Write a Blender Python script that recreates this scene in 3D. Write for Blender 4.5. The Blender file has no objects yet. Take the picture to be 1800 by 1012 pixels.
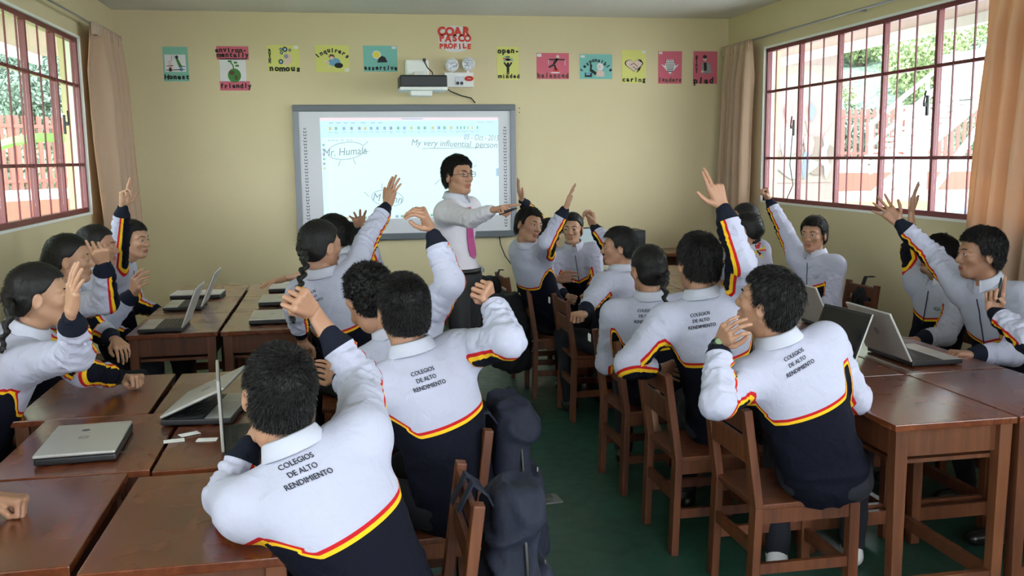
import bpy, bmesh, math, random
import numpy as np
from math import sin, cos, pi, radians
from mathutils import Vector, Matrix
from mathutils.bvhtree import BVHTree
random.seed(7)
RNG = np.random.default_rng(11)
SC = bpy.context.scene
COL = SC.collection
# ------------------------------------------------------------------ camera
F, YAW, PIT, ROL, H = 1640.0, .1838, -.1393, -.01255, 1.70
cf = np.array([sin(YAW)*cos(PIT), cos(YAW)*cos(PIT), sin(PIT)])
r0 = np.array([cos(YAW), -sin(YAW), 0.0]); u0 = np.cross(r0, cf)
cr = r0*cos(ROL)+u0*sin(ROL); cu = -r0*sin(ROL)+u0*cos(ROL)
CAM = np.array([0, 0, H])
def ray(x, y): return cf+cr*(x-900)/F+cu*(506-y)/F
def at_z(x, y, z): d = ray(x, y); return CAM+d*(z-H)/d[2]
def at_y(x, y, Y): d = ray(x, y); return CAM+d*Y/d[1]
def at_x(x, y, X): d = ray(x, y); return CAM+d*X/d[0]
cam = bpy.data.cameras.new('camera'); co = bpy.data.objects.new('camera', cam); COL.objects.link(co)
cam.sensor_width = 36; cam.lens = 36*F/1800; cam.clip_end = 500; cam.clip_start = .02
co.matrix_world = Matrix(((cr[0], cu[0], -cf[0], 0), (cr[1], cu[1], -cf[1], 0), (cr[2], cu[2], -cf[2], H), (0, 0, 0, 1)))
SC.camera = co
# ------------------------------------------------------------------ light
w = bpy.data.worlds.new('sky'); SC.world = w; w.use_nodes = True
nt = w.node_tree; bg = nt.nodes['Background']
bg.inputs[0].default_value = (.86, .93, 1.0, 1); bg.inputs[1].default_value = 12.0
SC.view_settings.view_transform = 'Standard'; SC.view_settings.look = 'None'
SC.view_settings.gamma = 1; SC.view_settings.use_curve_mapping = False
SC.view_settings.exposure = 0.28
XL, XR, YB, YF, ZC = -1.98, 4.084, 9.42, -2.2, 3.095
# ------------------------------------------------------------------ helpers
def nodes(m): return m.node_tree.nodes, m.node_tree.links
MATS = {}
def mat(name, col, rough=.6, metal=0, spec=.5, noise=None, bump=None, emit=None, coat=0, sheen=0, coords='Object'):
    """noise=(scale, amount, (sx,sy,sz))  bump=(scale, strength, distance)"""
    if name in MATS: return MATS[name]
    m = bpy.data.materials.new(name); m.use_nodes = True; N, L = nodes(m); b = N['Principled BSDF']
    b.inputs['Base Color'].default_value = (*col, 1); b.inputs['Roughness'].default_value = rough
    b.inputs['Metallic'].default_value = metal; b.inputs['Specular IOR Level'].default_value = spec
    b.inputs['Coat Weight'].default_value = coat; b.inputs['Coat Roughness'].default_value = .12
    b.inputs['Sheen Weight'].default_value = sheen
    tc = N.new('ShaderNodeTexCoord')
    if noise:
        mp = N.new('ShaderNodeMapping'); mp.inputs['Scale'].default_value = noise[2] if len(noise) > 2 else (1, 1, 1)
        L.new(tc.outputs[coords], mp.inputs[0])
        n = N.new('ShaderNodeTexNoise'); n.inputs['Scale'].default_value = noise[0]; n.inputs['Detail'].default_value = 6
        n.inputs['Roughness'].default_value = .6; L.new(mp.outputs[0], n.inputs['Vector'])
        mr = N.new('ShaderNodeMapRange'); mr.inputs[1].default_value = .25; mr.inputs[2].default_value = .75
        mr.inputs[3].default_value = 1-noise[1]; mr.inputs[4].default_value = 1+noise[1]; L.new(n.outputs[0], mr.inputs[0])
        mx = N.new('ShaderNodeVectorMath'); mx.operation = 'SCALE'; mx.inputs[0].default_value = col
        L.new(mr.outputs[0], mx.inputs['Scale']); L.new(mx.outputs[0], b.inputs['Base Color'])
    if bump:
        n2 = N.new('ShaderNodeTexNoise'); n2.inputs['Scale'].default_value = bump[0]; n2.inputs['Detail'].default_value = 3
        L.new(tc.outputs[coords], n2.inputs['Vector']); bp = N.new('ShaderNodeBump')
        bp.inputs['Strength'].default_value = bump[1]; bp.inputs['Distance'].default_value = bump[2]
        L.new(n2.outputs[0], bp.inputs['Height']); L.new(bp.outputs[0], b.inputs['Normal'])
    if emit:
        b.inputs['Emission Color'].default_value = (*emit[0], 1); b.inputs['Emission Strength'].default_value = emit[1]
    MATS[name] = m; return m
def wood(name, dark, mid, light, axis=1, rough=.28, coat=.35):
    if name in MATS: return MATS[name]
    m = bpy.data.materials.new(name); m.use_nodes = True; N, L = nodes(m); b = N['Principled BSDF']
    tc = N.new('ShaderNodeTexCoord'); oi = N.new('ShaderNodeObjectInfo')
    ad = N.new('ShaderNodeVectorMath'); ad.operation = 'ADD'; L.new(tc.outputs['Object'], ad.inputs[0])
    rn = N.new('ShaderNodeVectorMath'); rn.operation = 'SCALE'; rn.inputs[0].default_value = (17, 31, 23)
    L.new(oi.outputs['Random'], rn.inputs['Scale']); L.new(rn.outputs[0], ad.inputs[1])
    mp = N.new('ShaderNodeMapping'); s = [22, 22, 22]; s[axis] = 1.6; mp.inputs['Scale'].default_value = s
    L.new(ad.outputs[0], mp.inputs[0])
    n = N.new('ShaderNodeTexNoise'); n.inputs['Scale'].default_value = 1.0; n.inputs['Detail'].default_value = 8
    n.inputs['Roughness'].default_value = .65; n.inputs['Distortion'].default_value = .6; L.new(mp.outputs[0], n.inputs['Vector'])
    n3 = N.new('ShaderNodeTexNoise'); n3.inputs['Scale'].default_value = 3.0; L.new(ad.outputs[0], n3.inputs['Vector'])
    mx = N.new('ShaderNodeMix'); mx.data_type = 'FLOAT'; mx.inputs[0].default_value = .4
    L.new(n.outputs[0], mx.inputs[2]); L.new(n3.outputs[0], mx.inputs[3])
    cr_ = N.new('ShaderNodeValToRGB'); e = cr_.color_ramp.elements; e[0].position = .34; e[0].color = (*dark, 1); e[1].position = .66; e[1].color = (*light, 1)
    k = cr_.color_ramp.elements.new(.5); k.color = (*mid, 1); L.new(mx.outputs[0], cr_.inputs[0]); L.new(cr_.outputs[0], b.inputs['Base Color'])
    b.inputs['Roughness'].default_value = rough; b.inputs['Coat Weight'].default_value = coat; b.inputs['Coat Roughness'].default_value = .22
    n4 = N.new('ShaderNodeTexNoise'); n4.inputs['Scale'].default_value = 5; L.new(ad.outputs[0], n4.inputs['Vector'])
    mr = N.new('ShaderNodeMapRange'); mr.inputs[3].default_value = rough-.06; mr.inputs[4].default_value = rough+.14; L.new(n4.outputs[0], mr.inputs[0]); L.new(mr.outputs[0], b.inputs['Roughness'])
    bp = N.new('ShaderNodeBump'); bp.inputs['Strength'].default_value = .12; bp.inputs['Distance'].default_value = .002
    L.new(n.outputs[0], bp.inputs['Height']); L.new(bp.outputs[0], b.inputs['Normal'])
    MATS[name] = m; return m
def tag(o, label=None, cat=None, group=None, kind=None):
    if label: o['label'] = label
    if cat: o['category'] = cat
    if group: o['group'] = group
    if kind: o['kind'] = kind
    return o
def empty(name, loc=(0, 0, 0), rz=0, label=None, cat=None, group=None):
    o = bpy.data.objects.new(name, None); COL.objects.link(o); o.location = loc; o.rotation_euler = (0, 0, rz)
    o.empty_display_size = .05
    return tag(o, label, cat, group)
def link(name, me, m=None, parent=None, smooth=False):
    if m is not None and not me.materials:
        for q in (m if isinstance(m, (list, tuple)) else [m]): me.materials.append(q)
    o = bpy.data.objects.new(name, me); COL.objects.link(o)
    if parent is not None: o.parent = parent
    if smooth: me.polygons.foreach_set('use_smooth', np.ones(len(me.polygons), bool))
    return o
def copy_tree(o, parent=None):
    c = o.copy(); COL.objects.link(c); c.parent = parent
    for ch in list(o.children): copy_tree(ch, c)
    return c
def npmesh(name, V, Q, smooth=True, attrs=None, T=None):
    me = bpy.data.meshes.new(name); V = np.ascontiguousarray(V, np.float32)
    me.vertices.add(len(V)); me.vertices.foreach_set('co', V.ravel())
    Q = np.asarray(Q, np.int32).reshape(-1, 4); nT = 0 if T is None else len(T)
    li = Q.ravel() if not nT else np.concatenate([Q.ravel(), np.asarray(T, np.int32).ravel()])
    me.loops.add(len(li)); me.loops.foreach_set('vertex_index', li.astype(np.int32))
    n = len(Q)+nT; me.polygons.add(n)
    st = np.arange(len(Q))*4
    if nT: st = np.concatenate([st, len(Q)*4+np.arange(nT)*3])
    me.polygons.foreach_set('loop_start', st.astype(np.int32))
    me.update(calc_edges=True); me.validate()
    if smooth: me.polygons.foreach_set('use_smooth', np.ones(len(me.polygons), bool))
    for k, a in (attrs or {}).items():
        at = me.attributes.new(k, 'FLOAT', 'POINT'); at.data.foreach_set('value', np.ascontiguousarray(a, np.float32))
    return me
class MB:
    """collects boxes, bars, tubes and quads, then links them as one mesh object"""
    def __init__(s): s.v = []; s.f = []; s.mi = []
    def add(s, vs, fs, mi=0):
        b = len(s.v); s.v += [tuple(map(float, v)) for v in vs]; s.f += [tuple(b+i for i in f) for f in fs]; s.mi += [mi]*len(fs); return s
    def box(s, x0, x1, y0, y1, z0, z1, mi=0, M=None):
        vs = [(x, y, z) for x in (x0, x1) for y in (y0, y1) for z in (z0, z1)]
        if M is not None: vs = [M @ Vector(v) for v in vs]
        return s.add(vs, [(0, 1, 3, 2), (4, 6, 7, 5), (0, 4, 5, 1), (2, 3, 7, 6), (0, 2, 6, 4), (1, 5, 7, 3)], mi)
    def bar(s, a, b, w_, d_, up=(0, 0, 1), mi=0, w2=None, d2=None):
        a = Vector(a); b = Vector(b); z = (b-a).normalized(); up = Vector(up)
        if abs(z.dot(up)) > .98: up = Vector((0, 1, 0))
        x = z.cross(up).normalized(); y = x.cross(z); w2 = w2 or w_; d2 = d2 or d_
        vs = []
        for p, ww, dd in ((a, w_, d_), (b, w2, d2)):
            for sx, sy in ((-1, -1), (1, -1), (1, 1), (-1, 1)): vs.append(p+x*sx*ww/2+y*sy*dd/2)
        return s.add(vs, [(3, 2, 1, 0), (4, 5, 6, 7), (0, 1, 5, 4), (1, 2, 6, 5), (2, 3, 7, 6), (3, 0, 4, 7)], mi)
    def tube(s, pts, r, n=8, mi=0, closed=False):
        pts = [Vector(p) for p in pts]; rs = r if isinstance(r, (list, tuple)) else [r]*len(pts); rings = []
        nx = None; m = len(pts)
        for i, p in enumerate(pts):
            t = (pts[(i+1) % m if closed else min(i+1, m-1)]-pts[(i-1) % m if closed else max(i-1, 0)]).normalized()
            if nx is None:
                nx = t.cross(Vector((0, 0, 1)) if abs(t.z) < .9 else Vector((1, 0, 0))).normalized()
            else: nx = (nx-t*nx.dot(t)).normalized()
            ny = t.cross(nx); rings.append([p+(nx*cos(2*pi*k/n)+ny*sin(2*pi*k/n))*rs[i] for k in range(n)])
        vs = [v for q in rings for v in q]; fs = []
        for i in range(m if closed else m-1):
            j = (i+1) % m
            for k in range(n): fs.append((i*n+k, i*n+(k+1) % n, j*n+(k+1) % n, j*n+k))
        if not closed: fs += [tuple(range(n))[::-1], tuple((m-1)*n+k for k in range(n))]
        return s.add(vs, fs, mi)
    def disc(s, c, ax, r, h, n=24, mi=0, r2=None):
        c = Vector(c); ax = Vector(ax).normalized(); return s.tube([c, c+ax*h], [r, r2 or r], n, mi)
    def quad(s, a, b, c, d, mi=0): return s.add([a, b, c, d], [(0, 1, 2, 3)], mi)
    def mesh(s, name): 
        me = bpy.data.meshes.new(name); me.from_pydata(s.v, [], s.f)
        me.polygons.foreach_set('material_index', s.mi); me.update(); return me
    def build(s, name, m, parent=None, bev=0, smooth=False, seg=2):
        me = s.mesh(name)
        if bev:
            bm = bmesh.new(); bm.from_mesh(me)
            bmesh.ops.bevel(bm, geom=bm.edges[:], offset=bev, segments=seg, affect='EDGES', clamp_overlap=True, profile=.6)
            bm.to_mesh(me); bm.free()
        return link(name, me, m, parent, smooth)
# text as real geometry -------------------------------------------------
_tx = {}
def text_geo(s, bold=0.0, res=3, shear=0):
    key = (s, bold, res, shear)
    if key in _tx: return _tx[key]
    c = bpy.data.curves.new('t', 'FONT'); c.body = s; c.align_x = 'CENTER'; c.align_y = 'CENTER'; c.size = 1; c.offset = bold; c.resolution_u = res; c.shear = shear
    o = bpy.data.objects.new('t', c); COL.objects.link(o)
    me = bpy.data.meshes.new_from_object(o, depsgraph=bpy.context.evaluated_depsgraph_get())
    V = [tuple(v.co) for v in me.vertices]; Fc = [tuple(p.vertices) for p in me.polygons]
    bpy.data.objects.remove(o); bpy.data.curves.remove(c); bpy.data.meshes.remove(me)
    _tx[key] = (V, Fc); return _tx[key]
def put_text(mb, s, O, U, W, size, mi=0, bold=0.0, rot=0.0, sx=1.0, lift=(0, 0, 0)):
    V, Fc = text_geo(s, bold); O = Vector(O)+Vector(lift); U = Vector(U); W = Vector(W); c, d = cos(rot), sin(rot)
    mb.add([O+U*((v[0]*c-v[1]*d)*size*sx)+W*((v[0]*d+v[1]*c)*size) for v in V], Fc, mi)
# ------------------------------------------------------------------ signed distance modelling
def vnoise(p, seed=0):
    p = np.asarray(p, float); i = np.floor(p).astype(np.int64); f = p-i; f = f*f*(3-2*f); out = 0
    for dx in (0, 1):
        for dy in (0, 1):
            for dz in (0, 1):
                h = ((i[..., 0]+dx)*73856093) ^ ((i[..., 1]+dy)*19349663) ^ ((i[..., 2]+dz)*83492791) ^ (seed*2654435)
                h = (h*1103515245+12345) & 0x7fffffff; h = ((h >> 13) ^ h)*60493 & 0x7fffffff
                v = h/0x7fffffff*2-1
                out = out+v*(f[..., 0] if dx else 1-f[..., 0])*(f[..., 1] if dy else 1-f[..., 1])*(f[..., 2] if dz else 1-f[..., 2])
    return out
def A3(*v): return np.array(v if len(v) > 1 else v[0], float)
def nrm(v): v = np.asarray(v, float); return v/max(np.linalg.norm(v), 1e-9)
def sd_cone(a, b, r1, r2):
    a, b = A3(a), A3(b); ba = b-a; l2 = max(ba@ba, 1e-12)
    def fn(p):
        q = p-a; h = np.clip(q@ba/l2, 0, 1); return np.linalg.norm(q-h[..., None]*ba, axis=-1)-(r1+(r2-r1)*h)
    m = max(r1, r2); return fn, np.minimum(a, b)-m, np.maximum(a, b)+m
def sd_ell(c, r, R=None):
    c, r = A3(c), A3(r)
    def fn(p):
        q = p-c
        if R is not None: q = q@R
        k0 = np.linalg.norm(q/r, axis=-1); k1 = np.linalg.norm(q/(r*r), axis=-1)+1e-9; return k0*(k0-1)/k1
    m = r.max() if R is not None else r; return fn, c-m, c+m
def surf(prims, h):
    """prims: (fn, lo, hi, k, op) op + union, - carve -> verts, quads"""
    lo = np.min([p[0][1] for p in prims if p[2] == '+'], 0)-3*h; hi = np.max([p[0][2] for p in prims if p[2] == '+'], 0)+3*h
    n = np.ceil((hi-lo)/h).astype(int)+1; ax = [lo[i]+h*np.arange(n[i]) for i in range(3)]
    f = np.full(n, .5, np.float32)
    for (fn, a, b), k, op in prims:
        mg = k+2.5*h; i0 = np.clip(np.floor((a-mg-lo)/h).astype(int), 0, n-1); i1 = np.clip(np.ceil((b+mg-lo)/h).astype(int)+1, 1, n)
        if (i1 <= i0).any(): continue
        G = np.stack(np.meshgrid(*[ax[i][i0[i]:i1[i]] for i in range(3)], indexing='ij'), -1)
        d = fn(G); s = tuple(slice(i0[i], i1[i]) for i in range(3)); g = f[s]
        if op == '+': q = np.maximum(k-np.abs(g-d), 0)/max(k, 1e-9); f[s] = np.minimum(g, d)-q*q*k*.25
        else: d = -d; q = np.maximum(k-np.abs(g-d), 0)/max(k, 1e-9); f[s] = np.maximum(g, d)+q*q*k*.25
    sg = f < 0; c = np.zeros(n-1, np.int8)
    for dx in (0, 1):
        for dy in (0, 1):
            for dz in (0, 1): c += sg[dx:n[0]-1+dx, dy:n[1]-1+dy, dz:n[2]-1+dz]
    act = np.argwhere((c > 0) & (c < 8)); idx = -np.ones(n-1, np.int64); idx[tuple(act.T)] = np.arange(len(act))
    P = np.zeros((len(act), 3)); W = np.zeros(len(act))
    cs = [(0, 0, 0), (1, 0, 0), (0, 1, 0), (1, 1, 0), (0, 0, 1), (1, 0, 1), (0, 1, 1), (1, 1, 1)]
    val = [f[tuple((act+A3(q).astype(int)).T)] for q in cs]
    for i, j in ((0, 1), (2, 3), (4, 5), (6, 7), (0, 2), (1, 3), (4, 6), (5, 7), (0, 4), (1, 5), (2, 6), (3, 7)):
        a, b = val[i], val[j]; m = (a < 0) != (b < 0); t = np.where(m, a/np.where(m, a-b, 1), 0)
        P += np.where(m[:, None], A3(cs[i])+t[:, None]*(A3(cs[j])-A3(cs[i])), 0); W += m
    P = (P/W[:, None]+act)*h+lo; Q = []
    for d in range(3):
        e, g = [k for k in range(3) if k != d]
        s0 = [slice(1, n[k]-1) for k in range(3)]; s1 = list(s0); s0[d] = slice(0, n[d]-1); s1[d] = slice(1, n[d])
        a, b = sg[tuple(s0)], sg[tuple(s1)]; E = np.argwhere(a != b)
        if not len(E): continue
        inn = a[tuple(E.T)]; E = E+np.array([0 if k == d else 1 for k in range(3)])
        def cell(o1, o2): q = E.copy(); q[:, e] -= o1; q[:, g] -= o2; return idx[tuple(q.T)]
        q = np.stack([cell(1, 1), cell(0, 1), cell(0, 0), cell(1, 0)], 1)
        fl = inn if d != 1 else ~inn
        q = np.where(fl[:, None], q, q[:, ::-1]); Q.append(q)
    Q = np.concatenate(Q); Q = Q[(Q >= 0).all(1)]
    return P, Q
def smoothv(V, Q, it=1, a=.5):
    for _ in range(it):
        S = np.zeros_like(V); C = np.zeros(len(V))
        for i, j in ((0, 1), (1, 2), (2, 3), (3, 0)):
            for x, y in ((i, j), (j, i)):
                for k in range(3): S[:, k] += np.bincount(Q[:, x], V[Q[:, y], k], len(V))
                C += np.bincount(Q[:, x], minlength=len(V))
        V = V*(1-a)+S/np.maximum(C, 1)[:, None]*a
    return V
def vnorm(V, Q):
    n = np.cross(V[Q[:, 2]]-V[Q[:, 0]], V[Q[:, 3]]-V[Q[:, 1]]); N = np.zeros_like(V)
    for i in range(4):
        for k in range(3): N[:, k] += np.bincount(Q[:, i], n[:, k], len(V))
    return N/np.maximum(np.linalg.norm(N, axis=1), 1e-12)[:, None]
def joinm(parts):
    V, Q, o = [], [], 0
    for v, q in parts: V.append(v); Q.append(q+o); o += len(v)
    return np.concatenate(V), np.concatenate(Q)
DBG = False
# ------------------------------------------------------------------ materials
M = {}
M['wall'] = mat('cream_wall_paint', (.64, .54, .335), .75, noise=(1.5, .03), bump=(60, .15, .002))
M['dado'] = M['wall']
M['ceil'] = mat('white_ceiling_paint', (.72, .70, .68), .8, noise=(1, .02))
M['white'] = mat('white_paint', (.82, .82, .80), .55)
M['maroon'] = mat('maroon_window_paint', (.16, .022, .025), .4, noise=(20, .12))
M['navy'] = mat('navy_cloth', (.006, .007, .013), .9, noise=(30, .2), bump=(350, .3, .001))
M['black'] = mat('black_plastic', (.012, .012, .014), .45)
M['grey_metal'] = mat('grey_metal', (.38, .40, .43), .4, metal=.7)
M['silver'] = mat('silver_laptop_shell', (.56, .55, .53), .38, metal=.45, noise=(200, .03))
M['wood'] = wood('varnished_desk_wood', (.075, .015, .006), (.13, .030, .010), (.19, .052, .017), 1, .22, .6)
M['woodx'] = wood('varnished_leg_wood', (.060, .018, .008), (.115, .036, .014), (.175, .060, .023), 2, .42, .12)
M['chair'] = wood('chair_wood', (.048, .012, .004), (.110, .030, .009), (.170, .052, .015), 2, .5, .0)
def floor_mat():
    m = mat('dark_green_floor', (.020, .072, .050), .35, noise=(2.2, .35)); N, L = nodes(m); b = N['Principled BSDF']
    tc = N.new('ShaderNodeTexCoord'); n = N.new('ShaderNodeTexNoise'); n.inputs['Scale'].default_value = 14; n.inputs['Detail'].default_value = 8
    L.new(tc.outputs['Object'], n.inputs['Vector']); r = N.new('ShaderNodeMapRange'); r.inputs[3].default_value = .25; r.inputs[4].default_value = .6
    L.new(n.outputs[0], r.inputs[0]); L.new(r.outputs[0], b.inputs['Roughness']); return m
M['floor'] = floor_mat()
def glass_mat():
    m = bpy.data.materials.new('window_glass'); m.use_nodes = True; N, L = nodes(m); N.remove(N['Principled BSDF'])
    t = N.new('ShaderNodeBsdfTransparent'); t.inputs[0].default_value = (.95, .97, .96, 1); g = N.new('ShaderNodeBsdfGlossy'); g.inputs['Roughness'].default_value = .02
    lw = N.new('ShaderNodeLayerWeight'); fr = N.new('ShaderNodeMapRange'); fr.inputs[1].default_value = .5; fr.inputs[3].default_value = .02; fr.inputs[4].default_value = .14; L.new(lw.outputs['Facing'], fr.inputs[0]); x = N.new('ShaderNodeMixShader')
    L.new(fr.outputs[0], x.inputs[0]); L.new(t.outputs[0], x.inputs[1]); L.new(g.outputs[0], x.inputs[2]); L.new(x.outputs[0], N['Material Output'].inputs[0]); return m
M['glass'] = glass_mat()
def curtain_mat():
    m = bpy.data.materials.new('beige_curtain_cloth'); m.use_nodes = True; N, L = nodes(m); b = N['Principled BSDF']
    b.inputs['Base Color'].default_value = (.62, .46, .33, 1); b.inputs['Roughness'].default_value = .9
    t = N.new('ShaderNodeBsdfTranslucent'); t.inputs[0].default_value = (.80, .50, .29, 1); x = N.new('ShaderNodeMixShader'); x.inputs[0].default_value = .38
    L.new(b.outputs[0], x.inputs[1]); L.new(t.outputs[0], x.inputs[2]); L.new(x.outputs[0], N['Material Output'].inputs[0]); return m
M['curtain'] = curtain_mat()
def skin_mat(name, col):
    m = mat(name, col, .5, noise=(9, .07), bump=(140, .12, .0006)); N, L = nodes(m); b = N['Principled BSDF']
    a = N.new('ShaderNodeAttribute'); a.attribute_name = 'lip'; x = N.new('ShaderNodeMix'); x.data_type = 'RGBA'
    src = b.inputs['Base Color'].links[0].from_socket; L.new(a.outputs['Fac'], x.inputs[0]); L.new(src, x.inputs[6]); x.inputs[7].default_value = (col[0]*.8, col[1]*.42, col[2]*.45, 1)
    L.new(x.outputs[2], b.inputs['Base Color']); return m
M['skin'] = skin_mat('brown_skin', (.40, .205, .125))
M['skin2'] = skin_mat('light_brown_skin', (.46, .25, .155))
M['skin3'] = skin_mat('deep_brown_skin', (.32, .155, .092))
def hair_mat():
    m = mat('black_hair', (.008, .0065, .0065), .5, spec=.28, noise=(60, .3)); N, L = nodes(m); b = N['Principled BSDF']
    tc = N.new('ShaderNodeTexCoord'); n = N.new('ShaderNodeTexNoise'); n.inputs['Scale'].default_value = 120; n.inputs['Detail'].default_value = 4
    mp = N.new('ShaderNodeMapping'); mp.inputs['Scale'].default_value = (1, 1, .2); L.new(tc.outputs['Object'], mp.inputs[0]); L.new(mp.outputs[0], n.inputs['Vector'])
    bp = N.new('ShaderNodeBump'); bp.inputs['Strength'].default_value = .5; bp.inputs['Distance'].default_value = .003; L.new(n.outputs[0], bp.inputs['Height']); L.new(bp.outputs[0], b.inputs['Normal']); return m
M['hair'] = hair_mat()
def jacket_mat():
    m = bpy.data.materials.new('white_and_navy_jacket'); m.use_nodes = True; N, L = nodes(m); b = N['Principled BSDF']
    a = N.new('ShaderNodeAttribute'); a.attribute_name = 'stripe'
    mr = N.new('ShaderNodeMapRange'); mr.inputs[1].default_value = -.05; mr.inputs[2].default_value = .05; L.new(a.outputs['Fac'], mr.inputs[0])
    r = N.new('ShaderNodeValToRGB'); r.color_ramp.interpolation = 'CONSTANT'; e = r.color_ramp.elements
    e[0].position = 0; e[0].color = (.0055, .006, .013, 1); e[1].position = .27; e[1].color = (.85, .50, .02, 1)
    for p, c in ((.39, (.50, .015, .02, 1)), (.50, (.455, .46, .575, 1))): k = r.color_ramp.elements.new(p); k.color = c
    L.new(mr.outputs[0], r.inputs[0])
    c = N.new('ShaderNodeAttribute'); c.attribute_name = 'cuff'; g = N.new('ShaderNodeMath'); g.operation = 'GREATER_THAN'; g.inputs[1].default_value = 0; L.new(c.outputs['Fac'], g.inputs[0])
    x = N.new('ShaderNodeMix'); x.data_type = 'RGBA'; L.new(g.outputs[0], x.inputs[0]); L.new(r.outputs[0], x.inputs[6]); x.inputs[7].default_value = (.010, .012, .022, 1)
    L.new(x.outputs[2], b.inputs['Base Color']); b.inputs['Roughness'].default_value = .85; b.inputs['Specular IOR Level'].default_value = .12
    tc = N.new('ShaderNodeTexCoord'); n = N.new('ShaderNodeTexNoise'); n.inputs['Scale'].default_value = 16; n.inputs['Detail'].default_value = 3; n.inputs['Distortion'].default_value = .8
    L.new(tc.outputs['Object'], n.inputs['Vector']); bp = N.new('ShaderNodeBump'); bp.inputs['Strength'].default_value = .45; bp.inputs['Distance'].default_value = .018
    L.new(n.outputs[0], bp.inputs['Height']); L.new(bp.outputs[0], b.inputs['Normal']); return m
M['jacket'] = jacket_mat()
M['collar'] = mat('white_collar_cloth', (.50, .51, .60), .85, bump=(30, .2, .004))
M['shirt'] = mat('white_shirt_cloth', (.66, .62, .68), .7, bump=(22, .45, .012))
M['print'] = mat('dark_print', (.03, .03, .05), .8)
M['eyew'] = mat('eye_white', (.62, .58, .54), .2)
M['iris'] = mat('dark_iris', (.012, .007, .005), .15)
M['paper'] = mat('white_paper', (.85, .85, .86), .8)
# ------------------------------------------------------------------ human templates
def head_prims(fem=False):
    P = []
    def a(f, k=.012, op='+'): P.append((f, k, op))
    a(sd_ell((0, -.012, .032), (.073, .094, .084)), .01)
    a(sd_ell((0, .022, -.026), (.056 if not fem else .054, .066, .084)), .03)
    a(sd_ell((0, .056, -.094), (.026 if not fem else .023, .028, .020)), .025)
    for s in (-1, 1):
        a(sd_cone((s*.046, -.004, -.050), (s*.018, .052, -.094), .015, .017), .02)
        a(sd_ell((s*.038, .058, -.022), (.020, .020, .018)), .02)
        a(sd_cone((s*.010, .082, .022), (s*.045, .067, .022), .011, .010), .015)
        a(sd_ell((s*.031, .098, .001), (.017, .019, .013)), .014, '-')
    a(sd_cone((0, .083, .012), (0, .101, -.028), .0075, .0110), .012)
    a(sd_ell((0, .099, -.032), (.0135, .011, .009)), .008)
    for s in (-1, 1):
        a(sd_ell((s*.014, .092, -.034), (.0085, .010, .008)), .006)
        a(sd_ell((s*.006, .098, -.041), (.0035, .005, .004)), .003, '-')
        a(sd_ell((s*.031, .0735, .003), (.0165, .0165, .0145)), .004)
        a(sd_ell((s*.031, .0905, .002), (.0135, .012, .0045)), .002, '-')
    a(sd_ell((0, .081, -.060), (.026, .013, .0075)), .008); a(sd_ell((0, .081, -.071), (.021, .013, .0075)), .007)
    a(sd_ell((0, .096, -.0655), (.023, .012, .0018)), .003, '-')
    for s in (-1, 1):
        R = np.array(Matrix.Rotation(s*-.25, 3, 'Z') @ Matrix.Rotation(-.18, 3, 'X'))
        a(sd_ell((s*.078, -.010, -.010), (.009, .020, .031), R), .006)
        a(sd_ell((s*.087, -.006, -.008), (.006, .011, .018), R), .005, '-')
    a(sd_cone((0, -.020, -.05), (0, -.026, -.095), .050 if not fem else .045, .050 if not fem else .045), .03)
    return P
def make_head(fem, h=.0036):
    V, Q = surf(head_prims(fem), h); V = smoothv(V, Q, 1, .35)
    a, _, _ = sd_ell((0, .088, -.0655), (.026, .014, .0135)); lip = np.clip(-a(V)/.003, 0, 1)*(V[:, 1] > .078)
    return V, Q, lip*.75
HEADS = {False: make_head(False), True: make_head(True)}
def hairline(y, fem=False):
    ys = [-.12, -.06, -.035, -.022, -.018, .012, .022, .036, .055, .12]
    zs = [-.070, -.066, -.050, -.02, .0, .002, -.002, .045, .066, .070]
    if fem: zs = [-.075, -.065, -.04, -.0, .014, .020, .026, .045, .068, .072]
    return np.interp(y, ys, zs)
def make_hair(kind, h=.004, seed=0):
    """kinds: short (cropped with a fuller top), crop, curly, pulled (drawn back), comb (side-combed)"""
    g = dict(short=.018, crop=.011, curly=.024, pulled=.012, comb=.017, flat=.014)[kind]; fem = kind == 'pulled'
    c = A3(0, -.013, .034); r = A3(.074+g*.75, .094+g, .085+g)
    if kind == 'short': r = A3(.086, .107, .100)
    e, lo, hi = sd_ell(c, r); amp = dict(short=.003, crop=.0015, curly=.006, pulled=.0012, comb=.003, flat=.002)[kind]
    fr = dict(short=55, crop=90, curly=75, pulled=120, comb=60, flat=60)[kind]
    low, llo, lhi = sd_ell((0, -.040, -.030), (.074, .066, .066)) 
    def fn(p):
        q = p.copy()
        if kind in ('short', 'comb'): q[..., 0] = q[..., 0]+.25*q[..., 1]*(1 if seed % 2 else -1)
        d = e(p); dl = low(p); k = .03; t = np.maximum(k-np.abs(d-dl), 0)/k; d = np.minimum(d, dl)-t*t*k/4
        n = vnoise(q*fr*A3(1, .6 if kind != 'curly' else 1, .6 if kind != 'curly' else 1), seed)*amp+vnoise(q*fr*2.3, seed+5)*amp*.45
        d = d-n; wob = vnoise(p*70, seed+9)*.006*(1 if kind != 'pulled' else .4)
        side = np.abs(p[..., 0]); z = hairline(p[..., 1], fem)+wob
        if kind in ('short', 'comb'): z = z-np.clip((p[..., 1]-.04)/.04, 0, 1)*(.004 if kind == 'short' else .008)
        t = (z-p[..., 2])*.75
        return np.maximum(d, t)
    P = [((fn, lo-.02, hi+.02), .004, '+')]
    if kind == 'pulled': P.append((sd_ell((0, -.105, .0), (.034, .028, .036)), .02, '+'))
    V, Q = surf(P, h); return V, Q
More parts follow.
